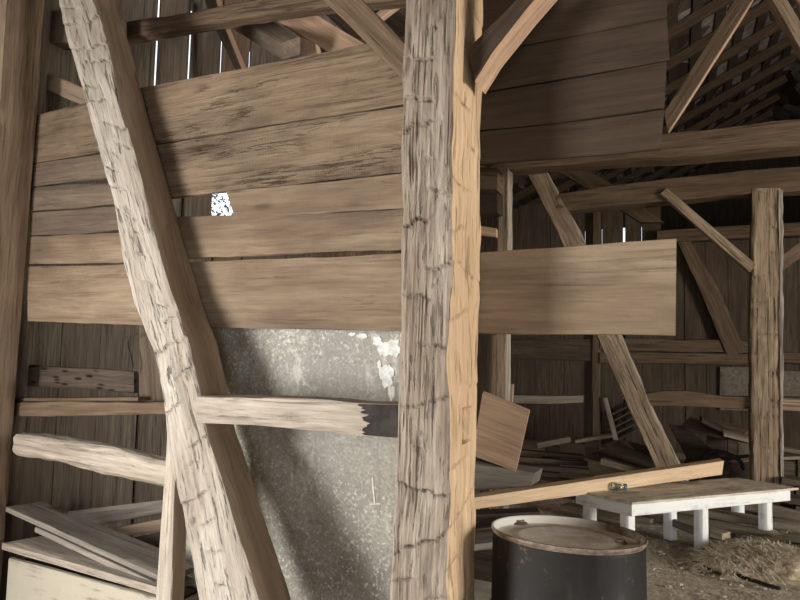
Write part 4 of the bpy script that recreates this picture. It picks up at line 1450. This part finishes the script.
prof += [(R0 - 0.003, H0 - 0.03), (R0 - 0.003, H0 - 0.02), (R0 - 0.004, H0 - 0.019)]
lathe(bm, prof, 96)
link('drum_body', bm, M['drum'], None, None, 50).parent = dr
bm = bmesh.new()
lathe(bm, [(R0 - 0.004, H0 - 0.02), (R0 + 0.001, H0 - 0.012), (R0 + 0.003, H0 - 0.006), (R0 + 0.002, H0), (R0 - 0.003, H0 + 0.001), (R0 - 0.008, H0 - 0.003), (R0 - 0.010, H0 - 0.034)], 96)
link('drum_rim', bm, M['rim'], None, None, 60).parent = dr
bm = bmesh.new()
lathe(bm, [(R0 - 0.010, H0 - 0.030), (R0 - 0.02, H0 - 0.033), (0.20, H0 - 0.030), (0.19, H0 - 0.026), (0.17, H0 - 0.026), (0.16, H0 - 0.030), (0.0, H0 - 0.029)], 96)
link('drum_lid', bm, M['lid'], None, None, 50).parent = dr
def bung(u, v, r, label):
    rl = DR.to_3x3().inverted() @ ray(u, v); el = dr.matrix_basis.inverted() @ EYE
    p = el + rl * ((H0 - 0.03 - el.z) / rl.z)
    bm = bmesh.new()
    lathe(bm, [(r * 1.5, 0.0), (r * 1.35, 0.006), (r * 1.05, 0.008), (r, 0.016), (r * 0.85, 0.016), (r * 0.8, 0.006), (0, 0.006)], 32)
    add_box(bm, (-r * 0.8, -r * 0.12, 0.006), (r * 0.8, r * 0.12, 0.014))
    c = link('bung', bm, M['iron'], None, None, 40)
    c.parent = dr
    c.location = (p.x, p.y, H0 - 0.031)
    c['label'] = label
bung(517, 522.5, 0.030, 'large rusty bung cap')
bung(621, 543.5, 0.016, 'small rusty bung cap')
tag(dr, 'black steel drum with a dusty lid standing right of the centre post', 'drum')

# ------------------------------------------------------------------ straw
def blade(bm, p, d, L, w, droop):
    up = Vector((0, 0, 1))
    s = d.cross(up)
    if s.length < 1e-3:
        s = Vector((1, 0, 0))
    s = s.normalized() * w
    p1 = p + d * L * 0.5 + Vector((0, 0, droop * 0.4))
    p2 = p + d * L + Vector((0, 0, -droop))
    a = [bm.verts.new(x) for x in (p - s, p + s, p1 - s * 1.1, p1 + s * 1.1, p2 - s * .5, p2 + s * .5)]
    bm.faces.new((a[0], a[1], a[3], a[2])); bm.faces.new((a[2], a[3], a[5], a[4]))

def heap_z(x, y, cx, cy_, rx, ry, h):
    q = ((x - cx) / rx) ** 2 + ((y - cy_) / ry) ** 2
    return h * max(0, 1 - q) ** 0.8

hc = atZ(772, 566, 0.0)
h2 = atZ(738, 570, 0.0)
h3 = atZ(806, 556, 0.0)
rr = random.Random(77)
bm = bmesh.new()
mounds = [(hc.x, hc.y, 0.48, 0.30, 0.14), (h2.x, h2.y, 0.30, 0.20, 0.08), (h3.x, h3.y, 0.42, 0.28, 0.13)]
def mz(x, y):
    return max(heap_z(x, y, *m) for m in mounds) + 0.0
n = 60
grid = {}
for i in range(n + 1):
    for j in range(n + 1):
        x = hc.x - 1.0 + 2.4 * i / n; y = hc.y - 0.9 + 1.8 * j / n
        z = mz(x, y)
        z = z * (0.75 + 0.5 * N3(x * 9, y * 9, 2)) - 0.015
        grid[i, j] = bm.verts.new((x, y, z))
for i in range(n):
    for j in range(n):
        if max(grid[a].co.z for a in ((i, j), (i + 1, j), (i, j + 1), (i + 1, j + 1))) > -0.01:
            bm.faces.new((grid[i, j], grid[i + 1, j], grid[i + 1, j + 1], grid[i, j + 1]))
for k in range(5200):
    m = rr.choice(mounds)
    a = rr.uniform(0, 6.283); q = math.sqrt(rr.random()) * 1.08
    x, y = m[0] + m[2] * q * math.cos(a), m[1] + m[3] * q * math.sin(a)
    z = mz(x, y) * rr.uniform(0.75, 1.12) + 0.004
    b = rr.uniform(0, 6.283)
    d = Vector((math.cos(b), math.sin(b), rr.uniform(-0.15, 0.3))).normalized()
    blade(bm, Vector((x, y, z)), d, rr.uniform(0.04, 0.17), rr.uniform(0.0018, 0.004), rr.uniform(0, 0.02))
o = link('straw_pile', bm, M['straw'])
tag(o, 'loose pile of dry straw on the floor in front of the white table', 'straw', kind='stuff')
bm = bmesh.new()
for k in range(5200):
    u = rr.uniform(480, 830); v = 535 + 120 * rr.random() ** 1.3
    p = atZ(u, v, 0.004)
    b = rr.uniform(0, 6.283)
    d = Vector((math.cos(b), math.sin(b), rr.uniform(0, 0.12))).normalized()
    blade(bm, p + Vector((0, 0, 0.002)), d, rr.uniform(0.02, 0.10), rr.uniform(0.0012, 0.003), 0.004)
o = link('straw_litter', bm, M['straw'])
tag(o, 'scattered straw bits on the dirt floor around the drum and table', 'straw', kind='stuff')
# clods of dirt and chips
bm = bmesh.new()
for k in range(260):
    u = rr.uniform(640, 830); v = 545 + 90 * rr.random()
    p = atZ(u, v, 0.0)
    r = rr.uniform(0.005, 0.015)
    mt = Matrix.Translation(p + Vector((0, 0, r * 0.3))) @ Matrix.Rotation(rr.uniform(0, 6), 4, 'Z') @ Matrix.Diagonal((r * rr.uniform(.8, 1.8), r, r * 0.6, 1))
    bmesh.ops.create_icosphere(bm, subdivisions=1, radius=1, matrix=mt)
o = link('dirt_clods', bm, M['floor'])
tag(o, 'small clods of dirt on the floor beside the drum', 'dirt', kind='stuff')
# curved hose / dark stick on the floor
pts = [atZ(u, v, 0.02) for u, v in ((734, 573), (745, 578), (758, 582), (770, 586), (780, 588.5))]
o = tube('curved_stick', pts, 0.013, M['char'])
tag(o, 'dark curved stick on the floor below the straw pile', 'stick')
pts = [atZ(u, v, 0.02) for u, v in ((692, 561), (705, 567), (722, 575))]
o = tube('thin_stick', pts, 0.012, M['heap'])
tag(o, 'thin stick on the floor before the middle table leg', 'stick')
# black hose over the heap near the right post
pts = [atY(u, v, 7.0) for u, v in ((703, 458), (708, 453), (716, 451), (726, 453), (735, 457), (741, 462), (744, 470))]
o = tube('black_hose', pts, 0.02, M['rubber'])
tag(o, 'black hose curving over the heap left of the right post', 'hose')

# ------------------------------------------------------------------ foliage outside, seen through the gap in the siding
bm = bmesh.new()
rr = random.Random(5)
cc = EYE + ray(222, 205) * 10.0
for k in range(2000):
    p = cc + Vector((rr.gauss(0, 0.35), rr.gauss(0, 0.8), rr.gauss(0, 0.8)))
    a = Vector((rr.uniform(-1, 1), rr.uniform(-1, 1), rr.uniform(-1, 1))).normalized()
    b = a.orthogonal().normalized()
    s = rr.uniform(0.02, 0.045)
    vs = [bm.verts.new(p + a * s), bm.verts.new(p + b * s * .5), bm.verts.new(p - a * s), bm.verts.new(p - b * s * .5)]
    bm.faces.new(vs)
o = link('foliage', bm, M['leaf'])
tag(o, 'pale leaves outdoors seen through the hole between the planks', 'foliage', kind='stuff')

# ------------------------------------------------------------------ light
w = bpy.data.worlds.new('sky')
SC.world = w
w.use_nodes = True
bg = w.node_tree.nodes['Background']
bg.inputs[0].default_value = (0.86, 0.92, 1.0, 1)
bg.inputs[1].default_value = 1.6


def area(name, loc, target, sx, sy_, power, col):
    d = bpy.data.lights.new(name, 'AREA')
    d.shape = 'RECTANGLE'; d.size = sx; d.size_y = sy_; d.energy = power; d.color = col
    o = bpy.data.objects.new(name, d)
    COL.objects.link(o)
    o.location = loc
    o.rotation_euler = (Vector(target) - Vector(loc)).to_track_quat('-Z', 'Y').to_euler()
    return o


area('daylight_side_door', (XW + 0.02, -1.0, 1.25), (XW + 3, 1.6, 1.0), 0.85, 1.9, 270, (1.0, 0.985, 0.97))
area('daylight_great_door', (1.7, YF + 0.05, 1.6), (1.7, 5, 1.4), 4.2, 3.1, 115, (0.98, 0.985, 1.0))
area('daylight_right_door', (XR - 0.05, 1.7, 1.9), (0, 2.6, 0.8), 2.9, 2.5, 850, (1.0, 0.965, 0.91))

SC.view_settings.view_transform = 'Standard'
SC.view_settings.look = 'None'
SC.view_settings.gamma = 1
SC.view_settings.exposure = 0.0
